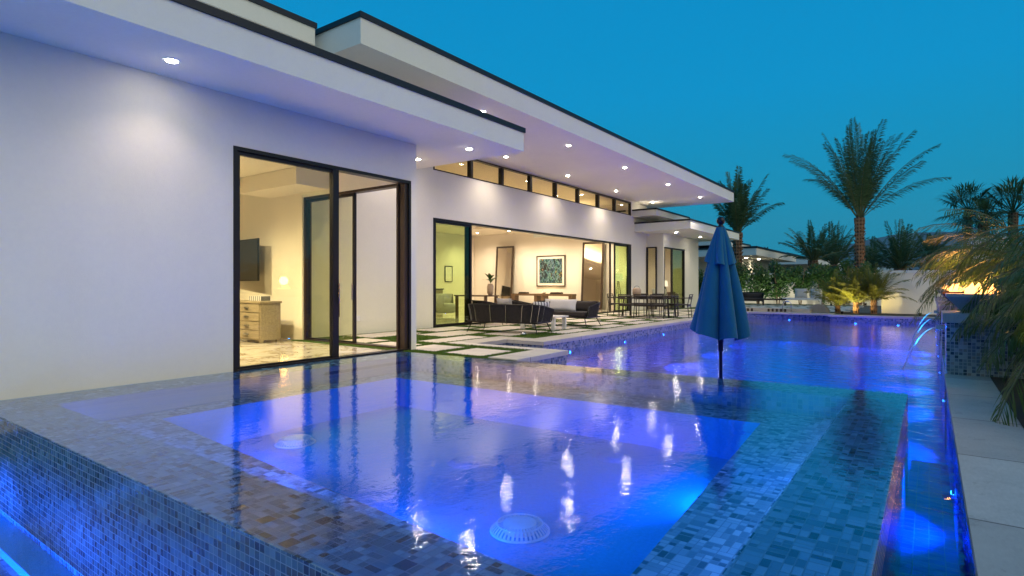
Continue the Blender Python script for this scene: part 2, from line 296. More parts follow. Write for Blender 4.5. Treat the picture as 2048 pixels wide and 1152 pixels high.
# ================================================================== mesh helper
class MB:
    def __init__(s): s.v = []; s.f = []
    def quad(s, *p):
        i = len(s.v); s.v += [tuple(q) for q in p]; s.f.append(tuple(range(i, i + len(p)))); return s
    def box(s, x0, x1, y0, y1, z0, z1, skip=''):
        a = [(x0, y0, z0), (x1, y0, z0), (x1, y1, z0), (x0, y1, z0), (x0, y0, z1), (x1, y0, z1), (x1, y1, z1), (x0, y1, z1)]
        F = {'b': (0, 3, 2, 1), 't': (4, 5, 6, 7), 'f': (0, 1, 5, 4), 'r': (1, 2, 6, 5), 'k': (2, 3, 7, 6), 'l': (3, 0, 4, 7)}
        i = len(s.v); s.v += a
        s.f += [tuple(i + j for j in f) for k, f in F.items() if k not in skip]; return s
    def bar(s, p, q, w, h=None, up=(0, 0, 1)):
        h = h or w; p = Vector(p); q = Vector(q); d = (q - p).normalized(); u = Vector(up)
        if abs(d.dot(u)) > .95: u = Vector((1, 0, 0))
        a = d.cross(u).normalized() * w / 2; b = a.cross(d).normalized() * h / 2
        i = len(s.v)
        for c in (p, q): s.v += [tuple(c - a - b), tuple(c + a - b), tuple(c + a + b), tuple(c - a + b)]
        s.f += [tuple(i + j for j in f) for f in ((0, 3, 2, 1), (4, 5, 6, 7), (0, 1, 5, 4), (1, 2, 6, 5), (2, 3, 7, 6), (3, 0, 4, 7))]; return s
    def tube(s, pts, r, n=8, cap=True):
        pts = [Vector(p) for p in pts]; rs = r if isinstance(r, (list, tuple)) else [r] * len(pts)
        base = len(s.v); a = None
        for k, p in enumerate(pts):
            d = (pts[min(k + 1, len(pts) - 1)] - pts[max(k - 1, 0)]).normalized()
            if a is None:
                a = d.orthogonal().normalized()
            a = (a - d * a.dot(d)).normalized(); b = d.cross(a)
            for j in range(n): t = 2 * pi * j / n; s.v.append(tuple(p + (a * cos(t) + b * sin(t)) * rs[k]))
        for k in range(len(pts) - 1):
            for j in range(n): s.f.append((base + k * n + j, base + k * n + (j + 1) % n, base + (k + 1) * n + (j + 1) % n, base + (k + 1) * n + j))
        if cap: s.f.append(tuple(base + j for j in reversed(range(n)))); s.f.append(tuple(base + (len(pts) - 1) * n + j for j in range(n)))
        return s
    def lathe(s, prof, n=24, c=(0, 0, 0), sq=False):
        base = len(s.v)
        for r, z in prof:
            for j in range(n):
                t = 2 * pi * (j + .5) / n
                s.v.append((c[0] + r * cos(t), c[1] + r * sin(t), c[2] + z))
        for k in range(len(prof) - 1):
            for j in range(n): s.f.append((base + k * n + j, base + k * n + (j + 1) % n, base + (k + 1) * n + (j + 1) % n, base + (k + 1) * n + j))
        s.f.append(tuple(base + j for j in reversed(range(n)))); s.f.append(tuple(base + (len(prof) - 1) * n + j for j in range(n)))
        return s
    def grid(s, rows, closed=False):
        base = len(s.v); n = len(rows[0])
        for r in rows: s.v += [tuple(p) for p in r]
        m = n if closed else n - 1
        for k in range(len(rows) - 1):
            for j in range(m): s.f.append((base + k * n + j, base + k * n + (j + 1) % n, base + (k + 1) * n + (j + 1) % n, base + (k + 1) * n + j))
        return s
    def pillow(s, c, w, h, t, rx=0, rz=0, n=10):
        Mx = Matrix.Translation(c) @ Matrix.Rotation(rz, 4, 'Z') @ Matrix.Rotation(rx, 4, 'X')
        for sg in (1, -1):
            rows = []
            for i in range(n + 1):
                row = []
                for j in range(n + 1):
                    u, v = 2 * i / n - 1, 2 * j / n - 1
                    pin = 1 - 0.07 * (1 - v * v); pin2 = 1 - 0.07 * (1 - u * u)
                    d = (max(0, (1 - u ** 4)) * max(0, (1 - v ** 4))) ** .5
                    row.append(tuple(Mx @ Vector((u * w / 2 * pin, sg * d * t / 2, v * h / 2 * pin2))))
                rows.append(row)
            s.grid(rows)
        return s
    def build(s, name, mat, parent=None, smooth=False, bevel=0.0, loc=None):
        me = bpy.data.meshes.new(name); me.from_pydata(s.v, [], s.f); me.materials.append(mat); me.update()
        if smooth:
            for p in me.polygons: p.use_smooth = True
        o = bpy.data.objects.new(name, me); COL.objects.link(o)
        if parent is not None: o.parent = parent
        if loc: o.location = loc
        if bevel:
            b = o.modifiers.new('bevel', 'BEVEL'); b.width = bevel; b.segments = 2; b.limit_method = 'ANGLE'
        return o

def tag(o, label=None, cat=None, group=None, kind=None):
    if label: o['label'] = label
    if cat: o['category'] = cat
    if group: o['group'] = group
    if kind: o['kind'] = kind
    return o
def thing(name, label, cat, loc=(0, 0, 0), rz=0, group=None):
    o = bpy.data.objects.new(name, None); COL.objects.link(o); o.location = loc; o.rotation_euler = (0, 0, rz); o.empty_display_size = .2
    return tag(o, label, cat, group)
def copy_tree(o, parent=None):
    c = o.copy(); COL.objects.link(c)
    if parent is not None: c.parent = parent
    for ch in [x for x in bpy.data.objects if x.parent == o and x != c]: copy_tree(ch, c)
    return c
def struct(name, mb, mat, kind='structure', **kw): return tag(mb.build(name, mat, **kw), kind=kind)
def lamp(name, typ, loc, energy, color, parent=None, size=0.05, spot=None, blend=0.5, direc=None, sx=None, sy=None):
    l = bpy.data.lights.new(name, typ); l.energy = energy; l.color = color
    if typ in ('POINT', 'SPOT'): l.shadow_soft_size = size
    if typ == 'SPOT': l.spot_size = spot; l.spot_blend = blend
    if typ == 'AREA': l.shape = 'RECTANGLE'; l.size = sx; l.size_y = sy
    o = bpy.data.objects.new(name, l); COL.objects.link(o); o.location = loc
    if direc is not None: o.rotation_euler = Vector(direc).to_track_quat('-Z', 'Y').to_euler()
    if parent is not None: o.parent = parent
    return o
ORD = ['first', 'second', 'third', 'fourth', 'fifth', 'sixth', 'seventh', 'eighth', 'ninth', 'tenth', 'eleventh', 'twelfth']

# ================================================================== setting: ground, pool, patio
POOLP = [(-4.99, 6.80), (-4.99, 8.44), (-7.03, 8.44), (-7.03, 9.48), (-6.13, 9.48), (-6.2, 25.2), (-3.1, 25.6), (-3.02, 24.5), (0.17, 24.3), (0.17, -3.0)]
g = MB()
BIG = 12000
x0, x1, y0, y1 = -7.6, 0.6, -3.0, 25.9
Z = -0.03
xs = [-BIG, -400, -60, x0, x1, 60, 400, BIG]; ys = [-BIG, -400, -60, y0, y1, 60, 400, BIG]
for i in range(7):
    for j in range(7):
        if i == 3 and j == 3: continue
        g.quad((xs[i], ys[j], Z), (xs[i + 1], ys[j], Z), (xs[i + 1], ys[j + 1], Z), (xs[i], ys[j + 1], Z))
struct('ground', g, M['ground'])
t = MB()
t.quad(*[(x, y, 0.0) for x, y in [(-22, 6.3), (-7.2, 6.66), (-4.99, 6.80), (-4.99, 8.44), (-7.03, 8.44), (-7.03, 9.48), (-6.13, 9.48), (-6.2, 25.2), (-22, 25.2)]])
t.quad((-22, 25.2, 0), (-6.2, 25.2, 0), (-3.1, 25.6, 0), (-3.1, 37.5, 0), (-22, 37.5, 0))
t.quad((-3.1, 25.6, 0), (-3.02, 24.5, 0), (0.17, 24.3, 0), (0.6, 24.3, 0), (0.6, 26.9, 0), (-3.1, 26.9, 0))
struct('patio_base', t, M['turf'])
# pool shell
zt, zb = -0.50, -1.15
def strip(mb, pts, z0, z1):
    for a, b in zip(pts, pts[1:]): mb.quad((a[0], a[1], z0), (b[0], b[1], z0), (b[0], b[1], z1), (a[0], a[1], z1))
bx, by, pl = MB(), MB(), MB()
for a, b in zip(POOLP, POOLP[1:]):
    tgt = bx if abs(a[0] - b[0]) > abs(a[1] - b[1]) else by
    strip(tgt, [a, b], zt, -0.05); strip(pl, [a, b], zb, zt)
struct('pool_tile_band', bx, M['band_xz']); struct('pool_tile_band', by, M['band_yz'])
pl.quad((-7.03, 7.0, zb), (0.17, 7.0, zb), (0.17, 25.8, zb), (-7.03, 25.8, zb))
struct('pool_floor', pl, M['plaster'])
sh = MB().box(-0.18, 0.17, -3.0, 8.3, -1.15, -0.95, 'b'); struct('pool_shelf', sh, M['tile_floor'])
st = MB().box(-7.03, -6.35, 8.44, 9.48, -1.1, -0.36).box(-6.35, -6.13, 8.44, 9.48, -1.1, -0.55); struct('pool_entry_step', st, M['band_xz'])
wt = MB().quad((-7.03, 6.9, -.22), (-0.18, 6.9, -.22), (-0.18, 25.7, -.22), (-7.03, 25.7, -.22)).quad((-0.18, -3, -.22), (0.17, -3, -.22), (0.17, 24.6, -.22), (-0.18, 24.6, -.22))
struct('pool_water', wt, M['pool_water'])
# coping
ZC = 0.014
cp = MB()
cp.box(-5.50, -4.965, 6.95, 8.465, -.06, ZC).box(-7.55, -5.50, 8.20, 8.465, -.06, ZC).box(-7.55, -7.005, 8.465, 9.455, -.06, ZC).box(-7.55, -6.105, 9.455, 9.95, -.06, ZC)
cp.box(-6.66, -6.11, 9.95, 25.2, -.06, ZC).box(-6.66, -3.08, 25.2, 25.75, -.06, ZC).box(-3.08, -2.98, 24.35, 25.75, -.06, ZC).box(-2.98, 0.2, 24.35, 24.85, -.06, ZC)
struct('pool_coping', cp, M['coping'])
cr = MB().box(0.15, 0.59, -3, 9.05, -.05, 0.006); struct('pool_coping', cr, M['coping_r'])
struct('planting_bed', MB().quad((0.59, -3, 0.012), (9, -3, 0.012), (9, 26.9, 0.012), (0.59, 26.9, 0.012)), M['soil'])
struct('planting_bed', MB().quad((-3.0, 24.86, .012), (0.6, 24.86, .012), (0.6, 27.0, .012), (-3.0, 27.0, .012)), M['soil'])

# pavers and grass
PAV = []
def pav(x0, x1, y0, y1): PAV.append((x0, x1, y0, y1))
for k in range(9):
    y = 11.45 + k * 2.0; pav(-7.30, -6.80, y, y + 1.45)
for k in range(10):
    y = 8.15 + k * 2.0
    if y < 8.9: pav(-8.25, -7.68, 8.15, 9.70)
    else: pav(-8.25, -7.45, y + .05, y + 1.6)
for k in range(9): y = 9.2 + k * 2.0; pav(-9.35, -8.50, y, y + 1.5)
for k in range(9): y = 8.1 + k * 2.0; pav(-10.4, -9.55, y, y + 1.5)
pav(-6.48, -5.70, 7.02, 7.86); pav(-7.52, -6.75, 7.05, 7.86); pav(-8.6, -7.7, 7.05, 7.75); pav(-9.6, -8.8, 7.3, 7.95)
for i in range(6):
    for j in range(8): pav(-8.6 + i * .95 + (j % 2) * .3, -7.85 + i * .95 + (j % 2) * .3, 27.2 + j * 1.05, 28.0 + j * 1.05)
pm = MB()
for a in PAV: pm.box(*a, -.02, .010)
struct('patio_pavers', pm, M['paver'])
gm = MB()
def blocked(x, y):
    for a in PAV:
        if a[0] < x < a[1] and a[2] < y < a[3]: return True
    if x > -6.66 and y > 8.2: return True
    if x > -7.55 and 8.2 < y < 9.95: return True
    return x > -5.5
cnt = 0
while cnt < 42000:
    y = 6.75 + 13.5 * random.random() ** 1.7; x = random.uniform(-10.45, -5.5)
    if blocked(x, y): continue
    cnt += 1
    h = random.uniform(.012, .03); a = random.uniform(0, 2 * pi); wd = .004 + .0004 * y
    dx, dy = cos(a) * wd, sin(a) * wd; lx, ly = random.uniform(-.012, .012), random.uniform(-.012, .012)
    gm.quad((x - dx, y - dy, 0), (x + dx, y + dy, 0), (x + lx, y + ly, h))
struct('grass', gm, M['blade'], kind='stuff')
tag(bpy.data.objects['grass'], 'short green turf growing in strips between the pale pavers', 'grass')

# hills
def ridge(name, d0, px0, px1, prof, depth, seed):
    rnd = random.Random(seed); n = 60; rows = [[], [], []]
    for i in range(n + 1):
        px = px0 + (px1 - px0) * i / n; u = (px - 1024) / 1150
        h = prof(i / n) * (d0 + depth * .55) / 1150 + 1
        h += rnd.uniform(-1, 1) * d0 * .0012
        for k, (dd, hh) in enumerate(((d0, -5), (d0 + depth * .55, h), (d0 + depth * 1.6, -5))):
            l = u * dd; rows[k].append((-.5878 * dd + .809 * l, .809 * dd + .5878 * l, hh))
    m = MB().grid(rows); struct(name, m, M['mount'], smooth=True)
ridge('hills', 4200, 1640, 2500, lambda t: 62 + 42 * min(1, t * 3.0) ** .8 + 14 * sin(t * 9) + 60 * max(0, t - .3), 2500, 3)
ridge('hills', 3000, 1450, 2500, lambda t: 12 + 30 * min(1, max(0, t - .2) * 3) + 8 * sin(t * 15), 1200, 5)

# ================================================================== spa
spa = thing('spa', 'raised mosaic-tiled spa with still water brimming over its wide rim, glowing blue inside', 'spa', (-3.7, 4.2, 0))
def sp_build(mb, name, mat, parent=spa, **kw):
    mb.v = [(x + 3.7, y - 4.2, z) for x, y, z in mb.v]; return mb.build(name, mat, parent, **kw)
O = [(-7.2, 1.38), (-0.18, 1.38), (-0.18, 7.09), (-7.2, 6.66)]
I = [(-6.58, 1.83), (-0.64, 1.83), (-0.64, 6.54), (-6.62, 6.30)]
Fb = [(-6.24, 2.60), (-1.10, 2.18), (-1.33, 5.93), (-6.25, 5.75)]
RZ = 0.012; BZ = -0.22; FZ = -0.62
rm = MB(); bn = MB(); iw = MB(); fw2 = MB()
for k in range(4):
    a, b = O[k], O[(k + 1) % 4]; c, d = I[(k + 1) % 4], I[k]
    rm.quad((*a, RZ), (*b, RZ), (*c, RZ), (*d, RZ))
    e1, e2 = Fb[(k + 1) % 4], Fb[k]
    bn.quad((*d, BZ), (*c, BZ), (*e1, BZ), (*e2, BZ))
    strip(iw, [d, c], BZ, RZ); strip(fw2, [e2, e1], FZ, BZ)
sp_build(rm, 'rim', M['tile_top']); sp_build(bn, 'bench', M['tile_bench']); sp_build(iw, 'inner_wall', M['band_xz']); 
fl = MB().quad(*[(*p, FZ) for p in Fb]); fl.v += fw2.v; fl.f += [tuple(i + 4 for i in f) for f in fw2.f]
sp_build(fl, 'floor', M['plaster'])
sp_build(MB().quad((-7.2, 1.38, -.95), (-.18, 1.38, -.95), (-.18, 1.38, RZ), (-7.2, 1.38, RZ)), 'outer_wall', M['tile_xz'])
sp_build(MB().quad((-.18, 1.38, -1.15), (-.18, 7.09, -1.15), (-.18, 7.09, RZ), (-.18, 1.38, RZ)), 'outer_wall', M['tile_yz'])
sp_build(MB().quad((-7.2, 6.66, -1.15), (-.18, 7.09, -1.15), (-.18, 7.09, RZ), (-7.2, 6.66, RZ)), 'outer_wall', M['band_xz'])
wm = MB().quad(*[(x, y, RZ + .006) for x, y in O]); struct('spa_water', wm, M['spa_water'])
# floor drain covers: domed slotted rings
def drain_mesh():
    r = MB(); n = 40
    prof = [(.205, 0), (.200, .02), (.165, .052), (.120, .066), (.112, .060), (0.06, .058)]
    r.lathe([(.115, .0), (.118, .062), (.06, .070), (.0, .071)], 32)
    for k in range(n):
        a0 = 2 * pi * k / n; a1 = a0 + 2 * pi / n * .58
        rows = [[(rr * cos(a), rr * sin(a), z) for rr, z in [(.118, .064), (.165, .055), (.198, .024), (.204, .0)]] for a in (a0, a1)]
        r.grid(rows)
    r.tube([(.205 * cos(2 * pi * k / 48), .205 * sin(2 * pi * k / 48), .006) for k in range(49)], .010, 5, False)
    r.tube([(.160 * cos(2 * pi * k / 48), .160 * sin(2 * pi * k / 48), .055) for k in range(49)], .006, 5, False)
    return r
flat_o = drain_mesh().build('suction_cover', M['plaster'], None); flat_d = flat_o.data; bpy.data.objects.remove(flat_o)
dr0 = None
for k, (x, y) in enumerate([(-2.35, 3.33), (-5.65, 3.72), (-2.57, 5.30), (-3.68, 4.30)]):
    if dr0 is None: dr0 = sp_build(MB(), 'drain_cover', M['white']); bpy.data.objects.remove(dr0); dr0 = drain_mesh().build('drain_cover', M['white'], spa); o = dr0
    else: o = dr0.copy(); COL.objects.link(o)
    o.location = (x + 3.7, y - 4.2, FZ)
    if k > 1: o.scale = (.85, .85, .45); o.data = flat_d; o.name = 'suction_cover'
# catch basin in front of the spa
cbx = MB().quad((-7.6, -1.5, -.86), (-.18, -1.5, -.86), (-.18, 1.38, -.86), (-7.6, 1.38, -.86)); struct('basin_floor', cbx, M['tile_bench'])
cb2 = MB().box(-7.6, -.18, 1.20, 1.378, -.86, -.80, 'bk').box(-7.8, -7.6, -1.5, 1.38, -.86, -.03).box(-7.8, -.18, -1.7, -1.5, -.86, -.03); struct('basin_wall', cb2, M['plaster'])
struct('basin_water', MB().quad((-7.6, -1.5, -.76), (-.18, -1.5, -.76), (-.18, 1.38, -.76), (-7.6, 1.38, -.76)), M['basin_water'])
struct('basin_divider', MB().box(-.30, -.181, -3, 1.377, -1.15, -.12), M['band_yz'])

# ================================================================== house
house = thing('house', 'long white stucco modern house with stepped flat roofs and glowing glass walls', 'house')
def part(mb, name, mat, parent=house, **kw): return mb.build(name, mat, parent, **kw)
XW, XH = -7.2, -10.6
# near wing walls (outer)
w1 = MB().box(XW - .2, XW, -8, 3.85, -.3, 3.55).box(XW - .2, XW, 3.85, 7.09, 2.90, 3.55).box(XW - .2, XW, 3.85, 7.09, -.3, 0.004).box(XW - .2, XW, 6.96, 7.09, 0.004, 2.90)
w1.box(-10.6, XW - .2, 6.93, 7.09, 2.90, 3.55).box(-16, -10.27, 6.93, 7.09, 0, 3.55)
part(w1, 'wall', M['stucco'])
# hall wall with big opening and clerestory
w2 = MB().box(XH - .25, XH, 7.09, 11.05, 0, 4.80).box(XH - .25, XH, 11.05, 23.47, 2.90, 4.17).box(XH - .25, XH, 23.47, 25.2, 0, 4.80).box(XH - .25, XH, 11.05, 23.47, 4.76, 4.80)
part(w2, 'wall', M['stucco'])
# far wing
w3 = MB().box(-9.95, -9.8, 25.2, 25.28, 0, 3.5).box(-9.95, -9.8, 25.28, 28.0, 2.87, 3.5).box(-9.95, -9.8, 28.0, 30.1, 0, 3.5)
w3.box(-10.10, -9.95, 25.2, 25.35, 0, 3.5).box(-10.6, -10.10, 25.2, 25.35, 2.87, 3.5).box(-15, -9.95, 29.9, 30.1, 0, 3.5)
part(w3, 'wall', M['stucco'])
# roofs
def roof(x0, x1, y0, y1, zb, zf, cap=.085, fas=.16):
    f = part(MB().box(x0, x1, y0, y1, zb, zf, 'b'), 'roof', M['fascia'])
    s_ = MB().quad((x0, y0, zb), (x0, y1, zb), (x1, y1, zb), (x1, y0, zb)).build('soffit', M['soffit'], f)
    MB().box(x0, x1 - .1, y0 + .1, y1 - .1, zf, zf + cap * .5, 'b').build('roof_membrane', M['roof'], f)
    a, b, c, d = x0, x1 + .025, y0 - .025, y1 + .025; z2 = zf + cap
    MB().box(b - .125, b, c, d, zf, z2).box(a, b - .125, c, c + .125, zf, z2).box(a, b - .125, d - .125, d, zf, z2).build('roof_edge', M['cap'], f)
    return f
roof(-10.58, -5.97, -8, 8.58, 3.55, 3.89)
roof(-22, -7.0, 5.72, 26.3, 4.80, 5.20)
roof(-16, -7.9, -8, 5.55, 4.93, 5.20, .085)
roof(-16, -8.1, 23.85, 31.45, 3.50, 3.84, .07)
roof(-16, -9.5, 23.6, 27.8, 4.14, 4.38, .07)
part(MB().box(-16, -9.0, -8, 5.3, 3.98, 4.93), 'wall', M['stucco']); part(MB().box(-15, -10.0, 25.2, 27.3, 3.92, 4.14), 'wall', M['stucco'])
part(MB().box(-16, -10.58, -8, 7.0, 3.56, 3.9), 'roof', M['roof'])
# interiors: near room
part(MB().quad((-15.9, -4, .006), (XW - .2, -4, .006), (XW - .2, 6.93, .006), (-15.9, 6.93, .006)).quad((XW - .2, 3.85, .006), (XW + .02, 3.85, .006), (XW + .02, 7.1, .006), (XW - .2, 7.1, .006)).quad((-10.27, 6.93, .006), (XW - .2, 6.93, .006), (XW - .2, 7.1, .006), (-10.27, 7.1, .006)), 'floor', M['marble'])
part(MB().quad((-15.9, -4, 3.30), (-15.9, 6.93, 3.30), (XW - .21, 6.93, 3.30), (XW - .21, -4, 3.30)).box(-11.4, -9.4, 6.2, 6.92, 2.98, 3.29), 'ceiling', M['ceil'])
part(MB().quad((-16, -4, 0), (-16, 7, 0), (-16, 7, 3.3), (-16, -4, 3.3)).quad((-16, -4, 0), (-7.41, -4, 0), (-7.41, -4, 3.3), (-16, -4, 3.3)).quad((-16, 6.92, 0), (-10.27, 6.92, 0), (-10.27, 6.92, 3.3), (-16, 6.92, 3.3)).quad((-7.41, -4, 0), (-7.41, 3.84, 0), (-7.41, 3.84, 3.3), (-7.41, -4, 3.3)), 'interior_wall', M['inner'])
# hall interior
part(MB().quad((-21, 7.3, .006), (XH + .0, 7.3, .006), (XH + .0, 24.1, .006), (-21, 24.1, .006)), 'floor', M['marble'])
part(MB().quad((-21, 7.3, 4.78), (-21, 24.1, 4.78), (XH - .26, 24.1, 4.78), (XH - .26, 7.3, 4.78)).box(-20.9, XH - .26, 21.2, 24.0, 3.78, 3.98).box(-20.9, -17.5, 8, 21.2, 3.78, 3.98), 'ceiling', M['ceil'])
part(MB().quad((-21, 7.3, 0), (-21, 24.1, 0), (-21, 24.1, 4.78), (-21, 7.3, 4.78)).box(-21, XH - .251, 24.0, 24.2, 0, 4.78).quad((-21, 7.3, 0), (XH - .26, 7.3, 0), (XH - .26, 7.3, 4.78), (-21, 7.3, 4.78)).box(-20.9, -19.95, 20.6, 23.98, 0, 3.77), 'interior_wall', M['inner'])
# far bedroom
part(MB().quad((-15, 25.36, .006), (-9.8, 25.36, .006), (-9.8, 29.9, .006), (-15, 29.9, .006)), 'floor', M['marble'])
part(MB().quad((-15, 25.36, 3.3), (-15, 29.9, 3.3), (-9.96, 29.9, 3.3), (-9.96, 25.36, 3.3)), 'ceiling', M['ceil'])
part(MB().quad((-15, 25.3, 0), (-15, 30, 0), (-15, 30, 3.4), (-15, 25.3, 3.4)).quad((-15, 29.88, 0), (-9.96, 29.88, 0), (-9.96, 29.88, 3.4), (-15, 29.88, 3.4)).quad((-15, 25.21, 0), (-10.6, 25.21, 0), (-10.6, 25.21, 3.4), (-15, 25.21, 3.4)), 'interior_wall', M['inner'])
for x_, y_, sx_, sy_, e_ in ((-16, 22.6, 8, 1.4, 80), (-19, 14.5, 1.8, 9, 420)): lamp('ceiling_fill_lamp', 'AREA', (x_, y_, 4.02), e_, (1, .80, .54), house, direc=(0, 0, 1), sx=sx_, sy=sy_)  # added uplights without fixtures, brightening the ceiling behind the clerestory
# frames ------------------------------------------------------------
def frame_y(x, y0, y1, z0, z1, t=.06, d=.10):   # frame lying in an x = const plane
    return MB().box(x - d, x, y0, y0 + t, z0, z1).box(x - d, x, y1 - t, y1, z0, z1).box(x - d, x, y0 + t, y1 - t, z1 - t, z1).box(x - d, x, y0 + t, y1 - t, z0, z0 + t * .6)
def frame_x(y, x0, x1, z0, z1, t=.06, d=.10):
    return MB().box(x0, x0 + t, y - d, y, z0, z1).box(x1 - t, x1, y - d, y, z0, z1).box(x0 + t, x1 - t, y - d, y, z1 - t, z1).box(x0 + t, x1 - t, y - d, y, z0, z0 + t * .6)
# near front slider
f = part(frame_y(XW + .012, 3.85, 6.955, .006, 2.905, .05, .16), 'sliding_door', M['black'])
p1 = frame_y(XW - .03, 3.90, 5.42, .03, 2.86, .055, .05).build('door_panel', M['black'], f)
MB().box(XW - .06, XW - .05, 3.95, 5.37, .06, 2.81).build('pane', M['glass_y'], f)
MB().box(XW + .0, XW - .025, 5.37, 5.475, .03, 2.86).build('stile', M['black'], f)
MB().bar((XW + .03, 5.45, .85), (XW + .03, 5.45, 1.15), .02, .03).build('handle', M['chrome'], f)
MB().box(XW - .14, XW - .02, 6.83, 6.905, .03, 2.86).box(XW - .19, XW - .15, 6.80, 6.86, .03, 2.86).build('stile', M['brown'], f)
# end slider of near wing
f = part(frame_x(7.10, -10.27, XW - .2, .006, 2.905, .05, .15), 'sliding_door', M['brown'])
frame_x(7.03, -10.22, -8.72, .03, 2.86, .06, .05).build('door_panel', M['black'], f)
MB().box(-10.16, -8.78, 7.0, 7.01, .06, 2.80).build('pane', M['glass_y'], f)
MB().bar((-8.75, 6.95, .85), (-8.75, 6.95, 1.15), .02, .03).build('handle', M['chrome'], f)
# hall slider
f = part(frame_y(XH + .012, 11.05, 23.47, .006, 2.905, .06, .20), 'sliding_door', M['black'])
frame_y(XH - .02, 11.11, 12.66, .03, 2.85, .07, .05).build('door_panel', M['black'], f)
MB().box(XH - .05, XH - .04, 11.18, 12.56, .06, 2.78).build('pane', M['glass_g'], f)
MB().box(XH - .18, XH - .075, 12.52, 12.70, .03, 2.85).build('stile', M['black'], f)
for k in range(3):
    MB().box(XH - .06 - k * .06, XH - .025 - k * .06, 21.45 + k * .13, 21.55 + k * .13, .03, 2.85).build('stile', M['brown'], f)
frame_y(XH - .02, 21.9, 23.41, .03, 2.85, .07, .05).build('door_panel', M['black'], f)
MB().box(XH - .05, XH - .04, 21.97, 23.34, .06, 2.78).build('pane', M['glass_g'], f)
MB().box(XH - .02, XH + .012, 23.12, 23.41, .03, 2.85).build('stile', M['black'], f)
# clerestory
YS = [9.9, 11.2, 12.62, 14.09, 15.65, 17.21, 18.81, 20.41, 21.90, 23.47]
f = part(frame_y(XH + .01, 11.05, 23.47, 4.17, 4.76, .05, .12), 'clerestory_window', M['black'])
for a, b in zip(YS[1:], YS[2:]):
    MB().box(XH - .05, XH - .04, a, b, 4.2, 4.73).build('pane', M['glass_u'], f)
for a in YS[2:-1]: MB().box(XH - .12, XH + .02, a - .05, a + .05, 4.2, 4.71).build('mullion', M['black'], f)
# far wing openings
f = part(frame_y(-9.79, 25.28, 28.0, .006, 2.875, .06, .12), 'sliding_door', M['black'])
MB().box(-9.90, -9.86, 26.35, 26.55, .03, 2.81).build('stile', M['brown'], f)
MB().box(-9.87, -9.86, 26.55, 27.9, .06, 2.80).build('pane', M['glass_g'], f)
f = part(frame_x(25.21, -10.58, -10.10, .006, 2.875, .05, .10), 'window', M['black'])
MB().box(-10.53, -10.15, 25.16, 25.17, .06, 2.80).build('pane', M['glass_c'], f)
# small wall boxes (outlets) beside the near terrace
tag(MB().box(XH, XH + .03, 7.86, 8.06, .42, .78).build('wall_box', M['brown']), 'small bronze utility box low on the white wall', 'utility box')
tag(MB().box(XH, XH + .03, 8.52, 8.62, .30, .42).build('wall_outlet', M['trimw']), 'small white outlet cover low on the white wall', 'outlet')

# ------------------------------------------------------------------ recessed lights
def downlight(x, y, z, label, group, en=60, warm=(1, .82, .64), spot=110, mat='lens', name='recessed_light', r=.055):
    t = thing(name, label, 'recessed light', (x, y, z), 0, group)
    MB().lathe([(r + .035, .0), (r + .03, -.008), (r, -.010), (r, .0)], 20).build('trim_ring', M['trimw'], t)
    MB().lathe([(0.001, -.0165), (r * .92, -.0165), (r * .92, -.010), (0.001, -.010)], 16).build('lens', M[mat], t)
    if en: lamp('downlight_lamp', 'SPOT', (0, 0, -.05), en, warm, t, .05, R(spot), 1.0, (0, 0, -1))
    return t
OUTL = [(-7.65, 9.48), (-7.68, 13.1), (-7.70, 16.6), (-7.72, 20.3), (-7.75, 24.0)]
for k, (x, y) in enumerate(OUTL): downlight(x, y, 4.80, f'{ORD[k]} recessed light from the near end in the outer row under the big high eave', 'recessed lights under the big eave', 140, (1, .80, .64), 140)
for k, (x, y) in enumerate([(-9.78, 9.5), (-9.80, 13.2), (-9.82, 16.7), (-9.88, 20.5), (-9.9, 24.2)]): downlight(x, y, 4.80, f'{ORD[k]} recessed light from the near end in the inner row above the clerestory wall', 'recessed lights under the big eave', 100 if y < 24 else 12, (1, .82, .66), 140)
downlight(-6.62, 2.86, 3.55, 'bright recessed light above the blank white wall, nearest the viewer', 'recessed lights under the low near eave', 34, (1, .80, .66), 118)
downlight(-6.62, 7.82, 3.55, 'recessed light near the outer corner of the low near eave', 'recessed lights under the low near eave', 80, (1, .80, .60), 130)
downlight(-7.98, 7.88, 3.55, 'recessed light at the wall corner under the low near eave', 'recessed lights under the low near eave', 50, (1, .84, .76), 110)
downlight(-9.2, 25.2, 3.50, 'recessed light nearest the hall under the far wing eave', 'recessed lights under the far wing eave', 40)
downlight(-9.1, 28.2, 3.50, 'recessed light farther along under the far wing eave', 'recessed lights under the far wing eave', 40)
WARM = (1, .82, .58)
downlight(-11.4, 4.6, 3.29, 'recessed ceiling light inside the near room above the television wall', 'ceiling lights in the rooms', 640, WARM, 150, 'lens_w')
downlight(-9.2, 4.4, 3.29, 'recessed ceiling light inside the near room close to the glass', 'ceiling lights in the rooms', 640, WARM, 160, 'lens_w')
nm = 0
